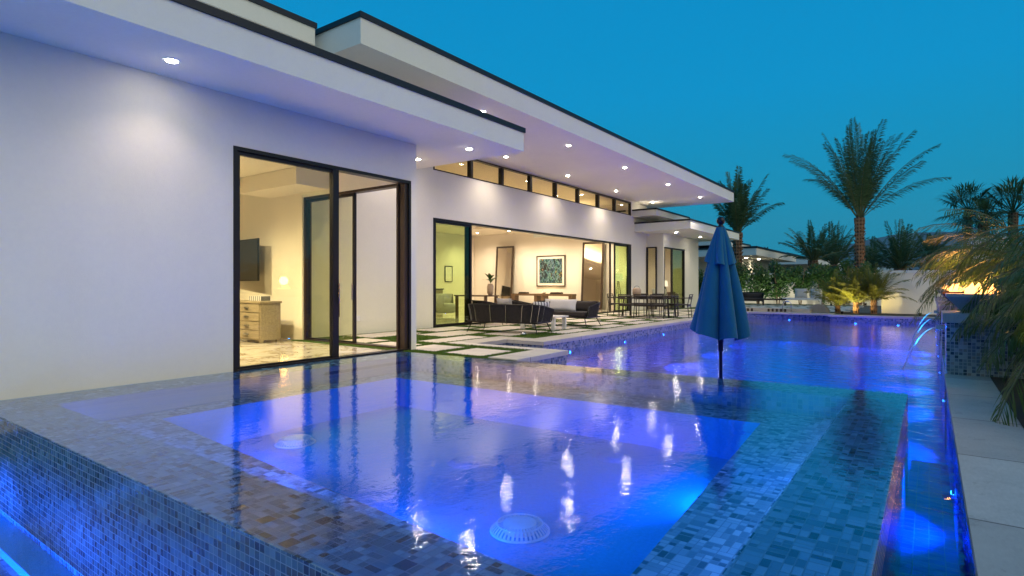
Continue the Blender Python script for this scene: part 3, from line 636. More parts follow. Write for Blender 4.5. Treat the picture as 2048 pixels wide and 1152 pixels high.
for (x, y, z, en) in [(-18.6, 22.6, 3.775, 90), (-16.6, 22.6, 3.775, 90), (-15.05, 22.6, 3.775, 110), (-12.9, 22.6, 3.775, 90), (-12.0, 22.7, 3.775, 60), (-18.5, 18.0, 3.775, 90), (-18.5, 13.0, 3.775, 90), (-14.5, 18.5, 4.775, 120), (-14.5, 14.5, 4.775, 120), (-12.3, 20.0, 4.775, 60), (-12.3, 12.5, 4.775, 60)]:
    downlight(x, y, z, f'{ORD[nm % 12]} warm ceiling light counted from the left along the living room ceiling' if nm < 5 else ['ceiling light over the kitchen side, deeper in the living room', 'ceiling light over the kitchen side, nearer the green glass', 'ceiling light high in the middle of the living room', 'ceiling light high in the living room behind the lounge chairs', 'ceiling light just inside the folded glass doors', 'ceiling light just inside the green tinted glass panel'][nm - 5], 'ceiling lights in the rooms', en * 2.9, WARM, 150, 'lens_w'); nm += 1
downlight(-12, 27.5, 3.29, 'warm ceiling light inside the far bedroom', 'ceiling lights in the rooms', 220, (1, .80, .55), 160, 'lens_w')

# ------------------------------------------------------------------ pool lights
BLUE = (0.0, 0.14, 1.0)
def pool_light(x, y, z, dx, dy, label, en=40, col=BLUE, r=.036):
    en *= 3.2
    t = thing('pool_light', label, 'pool light', (x, y, z), math.atan2(dy, dx), 'underwater lights round the pool')
    ring = MB().tube([(.012, r * 1.15 * cos(2 * pi * k / 20), r * 1.15 * sin(2 * pi * k / 20)) for k in range(21)], .012, 6, False).build('trim_ring', M['chrome'], t)
    MB().grid([[(.008 + .02 * (1 - q * q), r * q * cos(2 * pi * k / 16), r * q * sin(2 * pi * k / 16)) for k in range(16)] for q in (1, .7, .35, .02)], True).build('lens', M['pool_lens'], t)
    lamp('pool_lamp', 'SPOT', (.05, 0, 0), en, col, t, .05, R(118), .35, (1, 0, -.62))
LZ = -.29
for k, y in enumerate([10.5, 13.2, 15.8, 19.0, 22.4]): pool_light(-6.13 - (y - 9.5) * .0045, y, LZ, 1, 0, f'{ORD[k]} blue underwater light from the near end along the patio side of the pool', 55)
pool_light(-4.98, 8.2, LZ, 1, 0, 'blue underwater light at the corner of the turf-edged patio spur', 30)
pool_light(-2.2, 24.44, LZ, 0, -1, 'blue underwater light at the far end below the golden palm', 45)
pool_light(-0.9, 24.36, LZ, 0, -1, 'blue underwater light at the far end below the white wall', 45)
pool_light(-4.6, 25.42, LZ, 0, -1, 'blue underwater light at the far end below the stone fountain shelf', 45)
for k, y in enumerate([2.4, 5.9, 9.4, 12.4, 15.2, 18.0, 20.8, 23.2]): pool_light(.165, y, LZ - (.28 if y < 6 else .1), -1, 0, f'{ORD[k]} blue underwater light from the near end along the fire bowl side of the pool', (60 if y < 3 else 34) if y < 6 else 50)
# spa lights under the front bench and far wall
def spa_light(x, y, z, dx, dy, label, en):
    en *= 7
    t = thing('spa_light', label, 'spa light', (x, y, z), math.atan2(dy, dx), 'underwater lights in the spa')
    MB().grid([[(.008 + .02 * (1 - q * q), .05 * q * cos(2 * pi * k / 16), .05 * q * sin(2 * pi * k / 16)) for k in range(16)] for q in (1, .7, .35, .02)], True).build('lens', M['pool_lens'], t)
    lamp('spa_lamp', 'SPOT', (.05, 0, 0), en, BLUE, t, .06, R(130), .4, (1, 0, -.50))
spa_light(-5.3, 2.56, -.42, 0, 1, 'blue light under the spa bench near the left corner', 16)
spa_light(-2.9, 2.36, -.42, 0, 1, 'blue light under the spa bench near the closest drain cover', 20)
spa_light(-1.25, 4.6, -.42, -1, 0, 'blue light under the spa bench on the umbrella side', 12)
t = thing('spa_light_strip', 'thin blue light strip tucked under the right-hand spa rim', 'spa light', (-.645, 4.3, -.03), 0, 'underwater lights in the spa')
MB().box(-.012, .0, -2.1, 2.1, -.012, 0).build('strip', M['pool_lens'], t)
lamp('strip_lamp', 'AREA', (-.02, 0, -.02), 17, BLUE, t, direc=(-1, 0, -.5), sx=.03, sy=4.2)
t = thing('spa_light_strip', 'thin blue light strip added unseen under the near spa rim', 'spa light', (-3.6, 1.835, -.03), 0, 'underwater lights in the spa')  # added strip, hidden from view, to light the bench and left inner wall
MB().box(-2.9, 2.9, 0, .012, -.012, 0).build('strip', M['pool_lens'], t)
lamp('strip_lamp', 'AREA', (0, .02, -.02), 17, BLUE, t, direc=(0, 1, -.4), sx=5.8, sy=.03)
spa_light(-3.6, 1.86, -.10, 0, 1, 'blue light on the inner face of the spa rim', 8)
for k, (x, en) in enumerate(((-6.3, 900), (-4.6, 300))):
    t = thing('basin_light', ['blue light in the catch basin near the house wall', 'blue light in the catch basin left of the middle of the spa wall'][k], 'pool light', (x, .15, -.84), 0, 'lights in the catch basin')
    MB().lathe([(.001, .02), (.05, .015), (.06, 0)], 16).build('lens', M['pool_lens'], t)
    lamp('basin_lamp', 'SPOT', (0, 0, .03), en, (.03, .16, 1), t, .05, R(54), 1.0, (.12, 1, -.06))
t = thing('basin_fill_strip', 'long blue fill strip added unseen along the outer edge of the catch basin', 'pool light', (-3.7, -.7, -.84), 0, 'lights in the catch basin')  # added strip, out of view, to wash the spa's front face blue
MB().box(-2.4, 2.4, -.02, .02, 0, .03).build('strip', M['pool_lens'], t)
ol = lamp('strip_lamp', 'AREA', (0, .03, .05), 75, BLUE, t, direc=(.05, 1, -.05), sx=4.4, sy=.06); ol.data.spread = R(44)

# ================================================================== umbrella
ub = thing('closed_umbrella', 'closed teal canvas patio umbrella standing in the pool', 'umbrella', (-2.43, 8.45, 0))
def canopy(z_top, z_bot, r0, r1, seed, hem=.05, lean=0.0, nf=8, amp=.30):
    rnd = random.Random(seed); N = 160; rows = []; ph = rnd.uniform(0, 6); am = [rnd.uniform(.6, 1.3) for _ in range(nf + 1)]; am[nf] = am[0]
    for i in range(31):
        t = i / 30; row = []
        for j in range(N):
            th = 2 * pi * j / N
            q = th / (2 * pi) * nf; a = am[int(q) % nf] * (1 - q % 1) + am[(int(q) + 1) % nf] * (q % 1)
            fold = abs(sin(nf * th / 2 + ph + .35 * sin(th * 2 + t))) ** .8
            env = min(1, t * 3 + .25)
            rr = (r0 + (r1 - r0) * t ** .92) * (1 - amp * a * env * (1 - fold)) * (1 + .05 * sin(3 * th + 4 * t) * t)
            z = z_top + (z_bot - z_top) * t - hem * t * (cos(th + .9) * .6 + .7 * (1 - fold))
            row.append((rr * cos(th) + lean * t, rr * sin(th), z))
        rows.append(row)
    return MB().grid(rows, True)
canopy(1.94, .46, .055, .43, 4, .10, .0, 6, .50).build('canopy', M['umb'], ub, True)
canopy(1.955, 1.46, .060, .225, 9, .07, .0, 6, .42).build('canopy_vent', M['umb'], ub, True)
MB().tube([(0, 0, -1.15), (0, 0, 2.0)], .024, 16).build('pole', M['umb_pole'], ub, True)
MB().lathe([(.03, .17), (.036, .18), (.036, .30), (.043, .31), (.043, .42), (.028, .43)], 20).build('crank_housing', M['umb_pole'], ub, True)
MB().lathe([(.02, 1.93), (.05, 1.945), (.045, 1.97), (.028, 1.985), (.03, 1.99), (.052, 2.015), (.06, 2.045), (.052, 2.08), (.03, 2.102), (.002, 2.108)], 20).build('finial', M['umb_pole'], ub, True)

# ================================================================== outdoor furniture
def sofa_proto(Lw, D, hb, label, group, nrib=6, leg=True):
    t = thing('outdoor_sofa' if Lw > 1.2 else 'lounge_chair', label, 'sofa' if Lw > 1.2 else 'armchair', (0, 0, 0), 0, group)
    # path of rail in plan: front right -> back -> front left
    hw, hd, cr_ = Lw / 2, D / 2, min(.28, D * .35)
    pts = [(hw, -hd + .05)]
    for k in range(9): a = pi / 2 * k / 8; pts.append((hw - cr_ + cr_ * cos(a), hd - cr_ + cr_ * sin(a)))
    n = 10
    for k in range(1, n): pts.append((hw - cr_ - (Lw - 2 * cr_) * k / n, hd))
    for k in range(9): a = pi / 2 + pi / 2 * k / 8; pts.append((-hw + cr_ + cr_ * cos(a), hd - cr_ + cr_ * sin(a)))
    pts.append((-hw, -hd + .05))
    def zt(y): return hb - .13 * max(0, min(1, (hd - y) / D)) ** 1.4
    top = [(x * 1.0, y, zt(y)) for x, y in pts]; bot = [(x * .93, y * .90, .27) for x, y in pts]
    front = [(hw * .93, -hd * .93, .27)]
    MB().tube([front[0]] + top + [(-hw * .93, -hd * .93, .27)], .014, 8).build('top_rail', M['black'], t, True)
    MB().grid([[tuple(Vector(a) * (1 - q) + Vector(b) * q) for a, b in zip(top, bot)] for q in (0, .25, .5, .75, 1)]).build('woven_back', M['rope'], t, True)
    MB().box(-hw * .93, hw * .93, -hd * .93, hd * .9, .235, .275).build('seat_frame', M['black'], t)
    idx = [int(round(k * (len(top) - 1) / (nrib + 1))) for k in range(1, nrib + 1)]
    for i in range(0, len(top), 3): MB().bar(Vector(top[i]) * 1.012, Vector(bot[i]) + Vector((0, .02, 0)), .009).build('back_rib', M['chrome'] if Lw > 1.2 else M['black'], t)
    MB().box(-hw * .88, hw * .88, -hd * .92, hd * .72, .28, .40).build('seat_cushion', M['cush_d'], t, False, .03)
    nb = 2 if Lw > 1.2 else 1
    for k in range(nb):
        c = -hw * .88 + (k + .5) * hw * 1.76 / nb
        MB().pillow((c, hd * .62, .53), hw * 1.72 / nb, .30, .16, R(-12)).build('back_cushion', M['cush_d'], t, True)
    for sx in (-1, 1):
        for sy in (-1, 1): MB().tube([(sx * hw * .84, sy * hd * .76, .24), (sx * hw * .94, sy * hd * .92, 0)], [.014, .009], 8).build('leg', M['black'], t)
    return t
s1 = sofa_proto(1.98, .85, .66, 'dark woven rope sofa seen from behind, facing away from the pool', 'dark outdoor sofas')
s1.location = (-8.08, 11.0, .01); s1.rotation_euler = (0, 0, pi + R(8))
s2 = copy_tree(s1); s2.location = (-8.2, 13.75, .01); s2.rotation_euler = (0, 0, R(-1)); s2['label'] = 'dark woven sofa facing the viewer, holding a long white cushion'
tag(MB().pillow((0, 0, 0), 1.05, .34, .17, R(-14)).build('lumbar_cushion', M['cush_w'], None, True, loc=(-8.25, 13.62, .575)), 'long white cushion lying along the sofa that faces the viewer', 'cushion')
c = tag(MB().pillow((0, 0, 0), .46, .44, .15, R(-14)).build('throw_cushion', M['cush_s'], None, True, loc=(-8.25, 11.08, .60)), 'square pale grey cushion leaning against the back of the sofa turned away', 'cushion'); c.rotation_euler = (0, 0, pi)
c = tag(MB().pillow((0, 0, 0), .42, .38, .13, R(-14)).build('throw_cushion', M['stripe'], None, True, loc=(-7.35, 11.28, .56)), 'striped cushion in the arm end of the sofa turned away', 'cushion'); c.rotation_euler = (0, 0, R(230))
ch = sofa_proto(.78, .74, .68, 'left one of two dark woven lounge chairs just inside the open glass wall', 'dark lounge chairs', 3)
ch.location = (-10.15, 12.75, .01); ch.rotation_euler = (0, 0, R(150))
c2 = copy_tree(ch); c2.location = (-9.62, 13.62, .01); c2.rotation_euler = (0, 0, R(120)); c2['label'] = 'right one of two dark woven lounge chairs, nearer the white-cushioned sofa'
ct = thing('coffee_table', 'low white slab-legged coffee table between the two dark sofas', 'coffee table', (-7.95, 12.3, .01))
MB().box(-.55, .55, -.33, .33, .31, .345).build('table_top', M['white'], ct, False, .006)
for sx in (-1, 1):
    for sy in (-1, 1): MB().box(sx * .46 - .05, sx * .46 + .05, sy * .26 - .025, sy * .26 + .025, 0, .31).build('leg', M['white'], ct)
lt = thing('garden_spotlight', 'small round metal garden light in the grass behind the sofa', 'garden light', (-7.35, 10.55, .0))
MB().lathe([(.05, 0), (.06, .02), (.055, .05), (.03, .075), (.001, .08)], 14).build('housing', M['chrome'], lt, True)

# dining set
dt = thing('dining_table', 'long dark outdoor dining table with a wooden lantern on it', 'dining table', (-8.0, 19.2, .01), R(4))
MB().box(-.95, .95, -.48, .48, .715, .745).build('table_top', M['dwood'], dt, False, .005)
for sx in (-1, 1):
    for sy in (-1, 1): MB().tube([(sx * .78, sy * .36, .715), (sx * .84, sy * .40, 0)], .024, 8).build('leg', M['dwood'], dt)
MB().bar((-.8, 0, .66), (.8, 0, .66), .04, .06).build('stretcher', M['dwood'], dt)
def chair_proto():
    t = thing('dining_chair', 'x', 'chair', (0, 0, 0), 0, 'dark slatted chairs around the dining table')
    MB().box(-.23, .23, -.22, .21, .43, .465).build('seat', M['cush_d'], t, False, .01)
    for sx in (-1, 1):
        MB().tube([(sx * .23, -.20, .66), (sx * .235, -.21, .44), (sx * .25, -.23, 0)], .014, 8).build('leg', M['dwood'], t)
        MB().tube([(sx * .215, .29, .80), (sx * .225, .22, .44), (sx * .24, .27, 0)], .014, 8).build('leg', M['dwood'], t)
        MB().tube([(sx * .23, -.22, .66), (sx * .25, 0, .67), (sx * .22, .25, .68)], .014, 8).build('armrest', M['dwood'], t)
    for z, yy in ((.79, .29), (.72, .275), (.65, .26)):
        MB().tube([(-.215, yy, z), (-.12, yy + .035, z), (0, yy + .05, z), (.12, yy + .035, z), (.215, yy, z)], .016, 6).build('back_slat', M['dwood'], t)
    MB().bar((-.23, -.2, .41), (.23, -.2, .41), .03, .04).build('seat_rail', M['dwood'], t); MB().bar((-.23, .21, .41), (.23, .21, .41), .03, .04).build('seat_rail', M['dwood'], t)
    return t
cp0 = None
CH = [(-.55, -.62, 180, 'slat-backed dining chair on the pool side of the table, nearest the open glass wall'), (.02, -.64, 180, 'slat-backed dining chair in the middle of the side of the table towards the viewer'), (.56, -.62, 180, 'slat-backed dining chair on the viewer side of the table, nearest the umbrella'),
      (-.55, .62, 0, 'dining chair across the table, behind the wooden lantern'), (.02, .64, 0, 'dining chair across the table, in the middle of the far side'), (.56, .62, 0, 'dining chair across the table, at the far right corner'),
      (-1.18, 0, 90, 'dining chair at the head of the table next to the folded glass doors'), (1.18, 0.0, -90, 'dining chair at the pool end of the dining table')]
a4 = R(4)
for x, y, r_, lab in CH:
    o = chair_proto() if cp0 is None else copy_tree(cp0)
    cp0 = cp0 or o
    o.location = (-8.0 + x * cos(a4) - y * sin(a4), 19.2 + x * sin(a4) + y * cos(a4), .01); o.rotation_euler = (0, 0, R(r_) + a4 + random.uniform(-.12, .12)); o['label'] = lab
ln = thing('lantern', 'round wooden slatted lantern on the dining table', 'lantern', (-8.45, 19.2, .756))
MB().lathe([(.10, 0), (.15, .03), (.155, .2), (.12, .26), (.08, .27)], 20).build('body', M['vase'], ln, True)
MB().tube([(.1 * cos(a), 0, .26 + .08 * sin(a)) for a in [pi * k / 8 for k in range(9)]], .006, 6).build('handle', M['black'], ln)

# interior furnishing ------------------------------------------------
def mirror(x0, x1, y, label, lean=.22):
    t = thing('leaning_mirror', label, 'mirror', ((x0 + x1) / 2, y, .01), 0, 'tall leaning mirrors'); t.rotation_euler = (-math.atan(lean / 3.1), 0, 0)
    hw = (x1 - x0) / 2
    MB().box(-hw, -hw + .09, -.03, .03, 0, 3.12).box(hw - .09, hw, -.03, .03, 0, 3.12).box(-hw + .09, hw - .09, -.03, .03, 3.03, 3.12).box(-hw + .09, hw - .09, -.03, .03, 0, .09).build('frame', M['brown'], t)
    MB().box(-hw + .09, hw - .09, -.01, .02, .09, 3.03).build('mirror_glass', M['mirror'], t)
mirror(-18.25, -17.15, 23.55, 'tall leaning mirror left of the painting')
mirror(-13.15, -12.05, 23.55, 'tall leaning mirror right of the painting')
pt = thing('framed_painting', 'framed colourful abstract street painting between the two mirrors', 'painting', (-15.06, 23.96, 1.82))
MB().box(-.83, -.78, -.02, .03, -.76, .76).box(.78, .83, -.02, .03, -.76, .76).box(-.78, .78, -.02, .03, .71, .76).box(-.78, .78, -.02, .03, -.76, -.71).build('frame', M['brown'], pt)
MB().box(-.78, .78, .0, .02, -.71, .71).build('mat_board', M['paper'], pt)
MB().box(-.66, .66, -.006, -.002, -.60, .60).build('picture', M['art'], pt)
cs = thing('console_table', 'brown wooden console table under the painting', 'console table', (-15.2, 23.45, .01))
MB().box(-1.75, 1.75, -.22, .22, .60, .70).build('table_top', M['cwood'], cs)
for x in (-1.65, -.28, .12, 1.65): MB().box(x - .09, x + .09, -.20, .20, 0, .60).build('leg', M['cwood'], cs)
bw = thing('candle_bowl', 'glowing candle bowl in the middle of the console table', 'candle', (-15.1, 23.4, .711))
MB().lathe([(.05, 0), (.12, .04), (.14, .09), (.12, .09), (.03, .03)], 18).build('bowl', M['paper'], bw, True)
MB().lathe([(.02, .06), (.045, .1), (.03, .17), (.002, .22)], 10).build('flame', M['lampshade'], bw, True)
lamp('candle_glow', 'POINT', (0, 0, .3), 9, (1, .72, .35), bw, .06)
for k, (x, wd) in enumerate(((-16.3, .5), (-14.4, .6))):
    b = thing('book_stack', ['stack of books on the left end of the console table', 'stack of books on the right end of the console table'][k], 'books', (x, 23.42, .711), R(4 * k))
    for j in range(2): MB().box(-wd / 2 + j * .04, wd / 2 - j * .02, -.12, .12, j * .04, j * .04 + .038).build('book', M['black'] if j == 0 else M['dwood'], b)
vt = thing('side_table', 'dark wood table with a leafy plant behind the lounge chairs', 'table', (-12.3, 14.9, .01))
MB().box(-.7, .7, -.35, .35, .74, .78).build('table_top', M['cwood'], vt)
for sx in (-1, 1):
    for sy in (-1, 1): MB().box(sx * .62 - .04, sx * .62 + .04, sy * .28 - .04, sy * .28 + .04, 0, .74).build('leg', M['cwood'], vt)
def leafblade(mb, p, d, L, wd, up=Vector((0, 0, 1)), n=6, droop=.5):
    d = Vector(d).normalized(); p = Vector(p); rows = []
    for i in range(n + 1):
        t = i / n; s_ = d.cross(up).normalized() * wd * sin(pi * min(1, t * .92 + .06)) ** .8
        rows.append([tuple(p - s_), tuple(p + Vector((0, 0, .0))), tuple(p + s_)])
        p = p + d * L / n; d = (d - up * droop / n).normalized()
    mb.grid(rows)
vp = thing('potted_plant', 'big-leafed plant in a tall pale vase inside the living room', 'plant', (-11.75, 14.95, .791))
MB().lathe([(.07, 0), (.11, .08), (.11, .3), (.08, .36), (.09, .38), (.06, .38)], 18).build('vase', M['vase'], vp, True)
m = MB()
for k in range(9):
    a = 2 * pi * k / 9 + .3; leafblade(m, (0, 0, .38 + .02 * k), (cos(a), sin(a), random.uniform(.5, 1.6)), random.uniform(.28, .42), .055, droop=.9)
m.build('leaves', M['hedge'], vp, True)
kc = thing('kitchen_counter', 'dark kitchen cabinet with bottles seen through the green glass panel', 'counter', (-19.6, 19.6, .01))
MB().box(-.3, .3, -2.2, 1.2, 0, .9).build('cabinet', M['lwood'], kc); MB().box(-.34, .34, -2.25, 1.25, .9, .95).build('counter_top', M['counter'], kc)
MB().box(-.33, -.30, -2.2, 1.2, .95, 1.5).build('backsplash', M['counter'], kc)
for k in range(5):
    b = MB().lathe([(.04, 0), (.045, .02), (.045, .2), (.015, .27), (.015, .33)], 12).build('bottle', M['vase'] if k % 2 else M['paper'], None, True, loc=(-19.6, 18.0 + k * .45, .961))
    tag(b, f'{["dark amber", "pale"][(k + 1) % 2]} bottle, {ORD[k]} from the left on the kitchen counter', 'bottle', 'bottles on the kitchen counter')
sg = thing('wall_picture', 'small black-framed print on the wall seen through the green glass', 'picture', (-19.93, 21.9, 1.7))
MB().box(0, .03, -.28, -.25, -.4, .4).box(0, .03, .25, .28, -.4, .4).box(0, .03, -.25, .25, .37, .4).box(0, .03, -.25, .25, -.4, -.37).build('frame', M['black'], sg); MB().box(0, .01, -.25, .25, -.37, .37).build('print', M['paper'], sg)
rc = thing('round_armchair', 'rounded green-grey armchair behind the tinted glass panel', 'armchair', (-14.4, 15.6, .01), R(200))
MB().lathe([(.35, .1), (.46, .14), (.48, .3), (.44, .42), (.3, .45)], 26).build('seat', M['cush_s'], rc, True)
rows = []
for q, (rr, z) in enumerate([(.48, .2), (.50, .5), (.47, .78), (.42, .80), (.38, .5), (.36, .4)]): rows.append([(rr * cos(a), rr * sin(a), z) for a in [R(-110) + R(220) * k / 24 for k in range(25)]])
MB().grid(rows).build('backrest', M['cush_s'], rc, True)
fp = thing('floor_lamp', 'lit floor lamp on thin legs behind the right-hand green glass', 'lamp', (-11.08, 23.2, .01))
for k in range(3): a = 2 * pi * k / 3; MB().tube([(.03 * cos(a), .03 * sin(a), 1.3), (.22 * cos(a), .22 * sin(a), 0)], .012, 6).build('leg', M['black'], fp)
MB().lathe([(.24, 1.3), (.19, 1.62)], 24).build('lamp_shade', M['lampshade'], fp, True)
lamp('floor_lamp_bulb', 'POINT', (0, 0, 1.75), 12, WARM, fp, .06)
# near room: television and dresser
tv = thing('television', 'flat television on an angled bracket on the wall inside the near room', 'television', (-12.15, 6.72, 1.66), R(-6))
MB().box(-.78, .78, -.03, .01, -.45, .45).build('casing', M['black'], tv, False, .008); MB().box(-.76, .76, -.034, -.0305, -.43, .43).build('screen', M['screen'], tv); MB().box(-.06, .06, .01, .19, -.1, .1).build('bracket', M['black'], tv)
dd = thing('dresser', 'pale wooden dresser with four drawers below the television', 'dresser', (-11.2, 6.33, .01))
MB().box(-.92, .88, -.28, .14, .05, .76).build('carcass', M['lwood'], dd, False, .006); MB().box(-.94, .90, -.31, .16, .76, .80).build('top', M['lwood'], dd, False, .006)
for x in (-.88, .84):
    for y in (-.24, .10): MB().box(x - .03, x + .03, y - .03, y + .03, 0, .05).build('foot', M['lwood'], dd)
for cx in (-.47, .43):
    for k in range(4):
        d_ = MB().box(cx - .42, cx + .42, -.30, -.282, .08 + k * .17, .235 + k * .17).build('drawer', M['lwood'], dd, False, .004); MB().box(cx - .08, cx + .08, -.325, -.301, .145 + k * .17, .175 + k * .17).build('handle', M['chrome'], d_)
tl = thing('table_lamp', 'small white table lamp on the left end of the dresser', 'lamp', (-11.75, 6.3, .811))
MB().lathe([(.06, 0), (.09, .05), (.07, .14), (.02, .18)], 16).build('base', M['paper'], tl, True); MB().lathe([(.12, .18), (.10, .38)], 20).build('lamp_shade', M['paper'], tl, True)
bk = tag(MB().box(-.22, .22, -.1, .1, 0, .09).build('decorative_box', M['stripe'], None, loc=(-10.95, 6.4, .811)), 'black and white patterned box on top of the dresser', 'box')
# bed pillows in the far room
bd = thing('bed', 'bed with white pillows seen through the far wing window', 'bed', (-11.4, 27.4, .01))
MB().box(-1.1, 1.0, -.9, .9, .15, .5).build('mattress', M['cush_w'], bd, False, .05); MB().box(-1.15, 1.05, -.95, .95, 0, .18).build('base', M['lwood'], bd)
for k in range(3): MB().pillow((.55, -.6 + k * .6, .74), .5, .45, .18, R(-15), R(90)).build('pillow', M['cush_w'], bd, True)
nb = thing('bedside_lamp', 'lit lamp on a dark cabinet behind the far wing glass', 'lamp', (-11.3, 29.2, .01))
MB().box(-.5, .5, -.25, .25, 0, .75).build('cabinet', M['cwood'], nb); MB().lathe([(.08, .75), (.12, .85), (.05, 1.05)], 14).build('base', M['black'], nb, True); MB().lathe([(.2, 1.05), (.15, 1.35)], 18).build('lamp_shade', M['lampshade'], nb, True)

# ================================================================== fire bowl wall, spouts, white wall
fwall = thing('water_feature_wall', 'low mosaic-clad wall with stone-capped piers along the right side of the pool', 'wall', (0.17, 9.05, 0))
def fwp(mb, name, mat): mb.v = [(x - .17, y - 9.05, z) for x, y, z in mb.v]; return mb.build(name, mat, fwall)
PIERS = [(9.05, 9.95), (12.15, 13.05), (15.2, 16.1), (18.3, 19.2), (21.4, 22.3)]
ax, ay, cpz = MB(), MB(), MB()
for a, b in PIERS:
    ax.quad((.17, a, -1.1), (1.25, a, -1.1), (1.25, a, .65), (.17, a, .65)); ay.quad((.17, a, -1.1), (.17, b, -1.1), (.17, b, .65), (.17, a, .65)); ax.quad((.17, b, -1.1), (1.25, b, -1.1), (1.25, b, .65), (.17, b, .65))
    cpz.box(.13, 1.29, a - .04, b + .04, .65, .77)
for (a, b) in zip([p[1] for p in PIERS], [p[0] for p in PIERS[1:]] + [24.3]):
    ay.quad((.30, a, -1.1), (.30, b, -1.1), (.30, b, .50), (.30, a, .50)); cpz.box(.26, .62, a + .041, b - .041, .50, .57); 
fwp(ax, 'tile_face', M['ped_xz']); fwp(ay, 'tile_face', M['ped_yz']); fwp(cpz, 'cap_stone', M['ped_cap'])
struct('pool_ledge', MB().box(.171, .299, 9.96, 24.3, -1.1, -.06), M['coping'])
FIRE = []
for k, ((a, b), nmb) in enumerate(zip(PIERS, ['nearest', 'second', 'third', 'fourth', 'farthest'])):
    t = thing('fire_bowl', f'{nmb} square cast stone fire bowl with orange flames on the pier', 'fire bowl', (.50, (a + b) / 2, .772), 0, 'fire bowls on the piers')
    m = MB()
    n4 = [(.14, 0), (.17, .01), (.33, .20), (.33, .24), (.29, .24), (.24, .19)]
    rows = [[(sx * r_, sy * r_, z) for sx, sy in ((-1, -1), (1, -1), (1, 1), (-1, 1))] for r_, z in n4]
    m.grid(rows, True); m.quad(*[(x_ * .24, y_ * .24, .19) for x_, y_ in ((-1, -1), (1, -1), (1, 1), (-1, 1))])
    m.build('bowl', M['bowl_s'] if k != 1 else M['copper'], t)
    f_ = MB(); rnd = random.Random(k)
    for j in range(9):
        x, y = rnd.uniform(-.18, .18), rnd.uniform(-.18, .18); h = rnd.uniform(.05, .20); tw = rnd.uniform(0, 6)
        f_.tube([(x, y, .20), (x + .02 * cos(tw), y + .02 * sin(tw), .20 + h * .4), (x - .02 * cos(tw), y, .20 + h * .75), (x + .02, y + .01, .20 + h)], [.04, .055, .028, .002], 9)
    f_.build('flames', M['flame'], t, True)
    lamp('fire_glow', 'POINT', (0, 0, .48), 40, (1, .42, .10), t, .12)
for k, (y, zz) in enumerate(((11.0, .47), (14.1, .47), (17.2, .47))):
    t = thing('water_spout', f'{["nearest", "middle", "farthest"][k]} steel scupper in the feature wall pouring water', 'water spout', (.30, y, zz), 0, 'scuppers in the feature wall')
    MB().box(-.22, .02, -.14, .14, -.015, -.005).box(-.22, .02, -.15, -.14, -.015, .04).box(-.22, .02, .14, .15, -.015, .04).build('scupper', M['chrome'], t)
    s_ = MB(); rows = []
    for i in range(19):
        q = i / 18; ww = .13 * (1 - .25 * q) + .05 * q * q
        xx = -.22 - .42 * q; z_ = -.003 + (-.67) * q ** 2
        rows.append([(xx + .012 * sin(j * 2.1 + q * 5) * q, ww * (2 * j / 16 - 1), z_ + .01 * cos(j * 1.7) * q) for j in range(17)])
    s_.grid(rows)
    o = s_.build('falling_water', M['sheet'], None, True, loc=(.30, y, zz)); tag(o, f'thin sheet of water falling from the {["nearest", "middle", "farthest"][k]} scupper into the pool', 'water jet', 'falling water sheets')
    lamp('sheet_fill_lamp', 'SPOT', (-.30, 0, -.60), 160, (.02, .45, 1.0), t, .05, R(50), .6, (-.15, 0, 1))  # added lamp without a fixture, brightens the falling sheet from below
bw_ = thing('boundary_wall', 'plain white stucco garden wall behind the golden palm', 'wall', (-1.55, 27.05, 0))
MB().box(0, 12, 0, .22, -.03, 1.60).build('wall', M['stucco'], bw_); MB().box(-.03, 12.03, -.03, .25, 1.60, 1.70).build('cap', M['fascia'], bw_)
tb = thing('garden_wall', 'far white garden wall behind the hedge, partly lit', 'wall', (-12, 38.2, 0))
MB().box(0, 22, 0, .2, -.03, 1.9).build('wall', M['stucco'], tb)
tp = thing('stone_column', 'white column with a moulded cap among the palms at the right', 'column', (1.35, 21.5, 0))
MB().box(-.35, .35, -.35, .35, 0, 2.3).build('shaft', M['stucco'], tp); MB().box(-.45, .45, -.45, .45, 2.3, 2.38).box(-.40, .40, -.40, .40, 2.38, 2.5).build('cap', M['fascia'], tp)

# ================================================================== far patio things
sf = thing('raised_water_table', 'long low pale stone water table at the far end of the pool', 'fountain', (-5.6, 26.1, 0))
MB().box(-1.9, 1.7, -.3, .3, 0, .16).build('base', M['coping'], sf); m = MB()
for k in range(10): m.box(-1.2 + k * .16 + (0.5 if k > 4 else 0), -1.12 + k * .16 + (.5 if k > 4 else 0), -.32, -.301, .02, .14)
m.build('shadow_stripes', M['brown'], sf)  # dark bars standing in for striped shadows on the base front
hr = thing('handrail', 'arched steel grab rail at the far end of the pool', 'handrail', (-4.75, 25.75, 0))
MB().tube([(-.16, 0, 0), (-.16, 0, .3)] + [(-.16 * cos(a), 0, .33 + .13 * sin(a)) for a in [pi * k / 8 for k in range(9)]] + [(.16, 0, .3), (.16, 0, 0)], .018, 8).build('rail', M['chrome'], hr, True)
sb = thing('stone_block', 'rounded grey stone block on the far pool edge', 'stone', (-3.7, 26.5, 0))
MB().grid([[(.42 * x_ * s1_, y_ * .14, z_ * 1.0) for x_, z_ in [(-1, 0), (-.95, .12), (-.75, .24), (-.4, .31), (0, .34), (.4, .33), (.72, .26), (.92, .12), (1, 0)]] for s1_, y_ in ((.8, -1.2), (1, -1), (1, 1), (.8, 1.2))]).quad(*[(.336 * x_, -.168, z_) for x_, z_ in [(-1, 0), (-.95, .12), (-.75, .24), (-.4, .31), (0, .34), (.4, .33), (.72, .26), (.92, .12), (1, 0)]]).build('block', M['bowl_s'], sb, True)
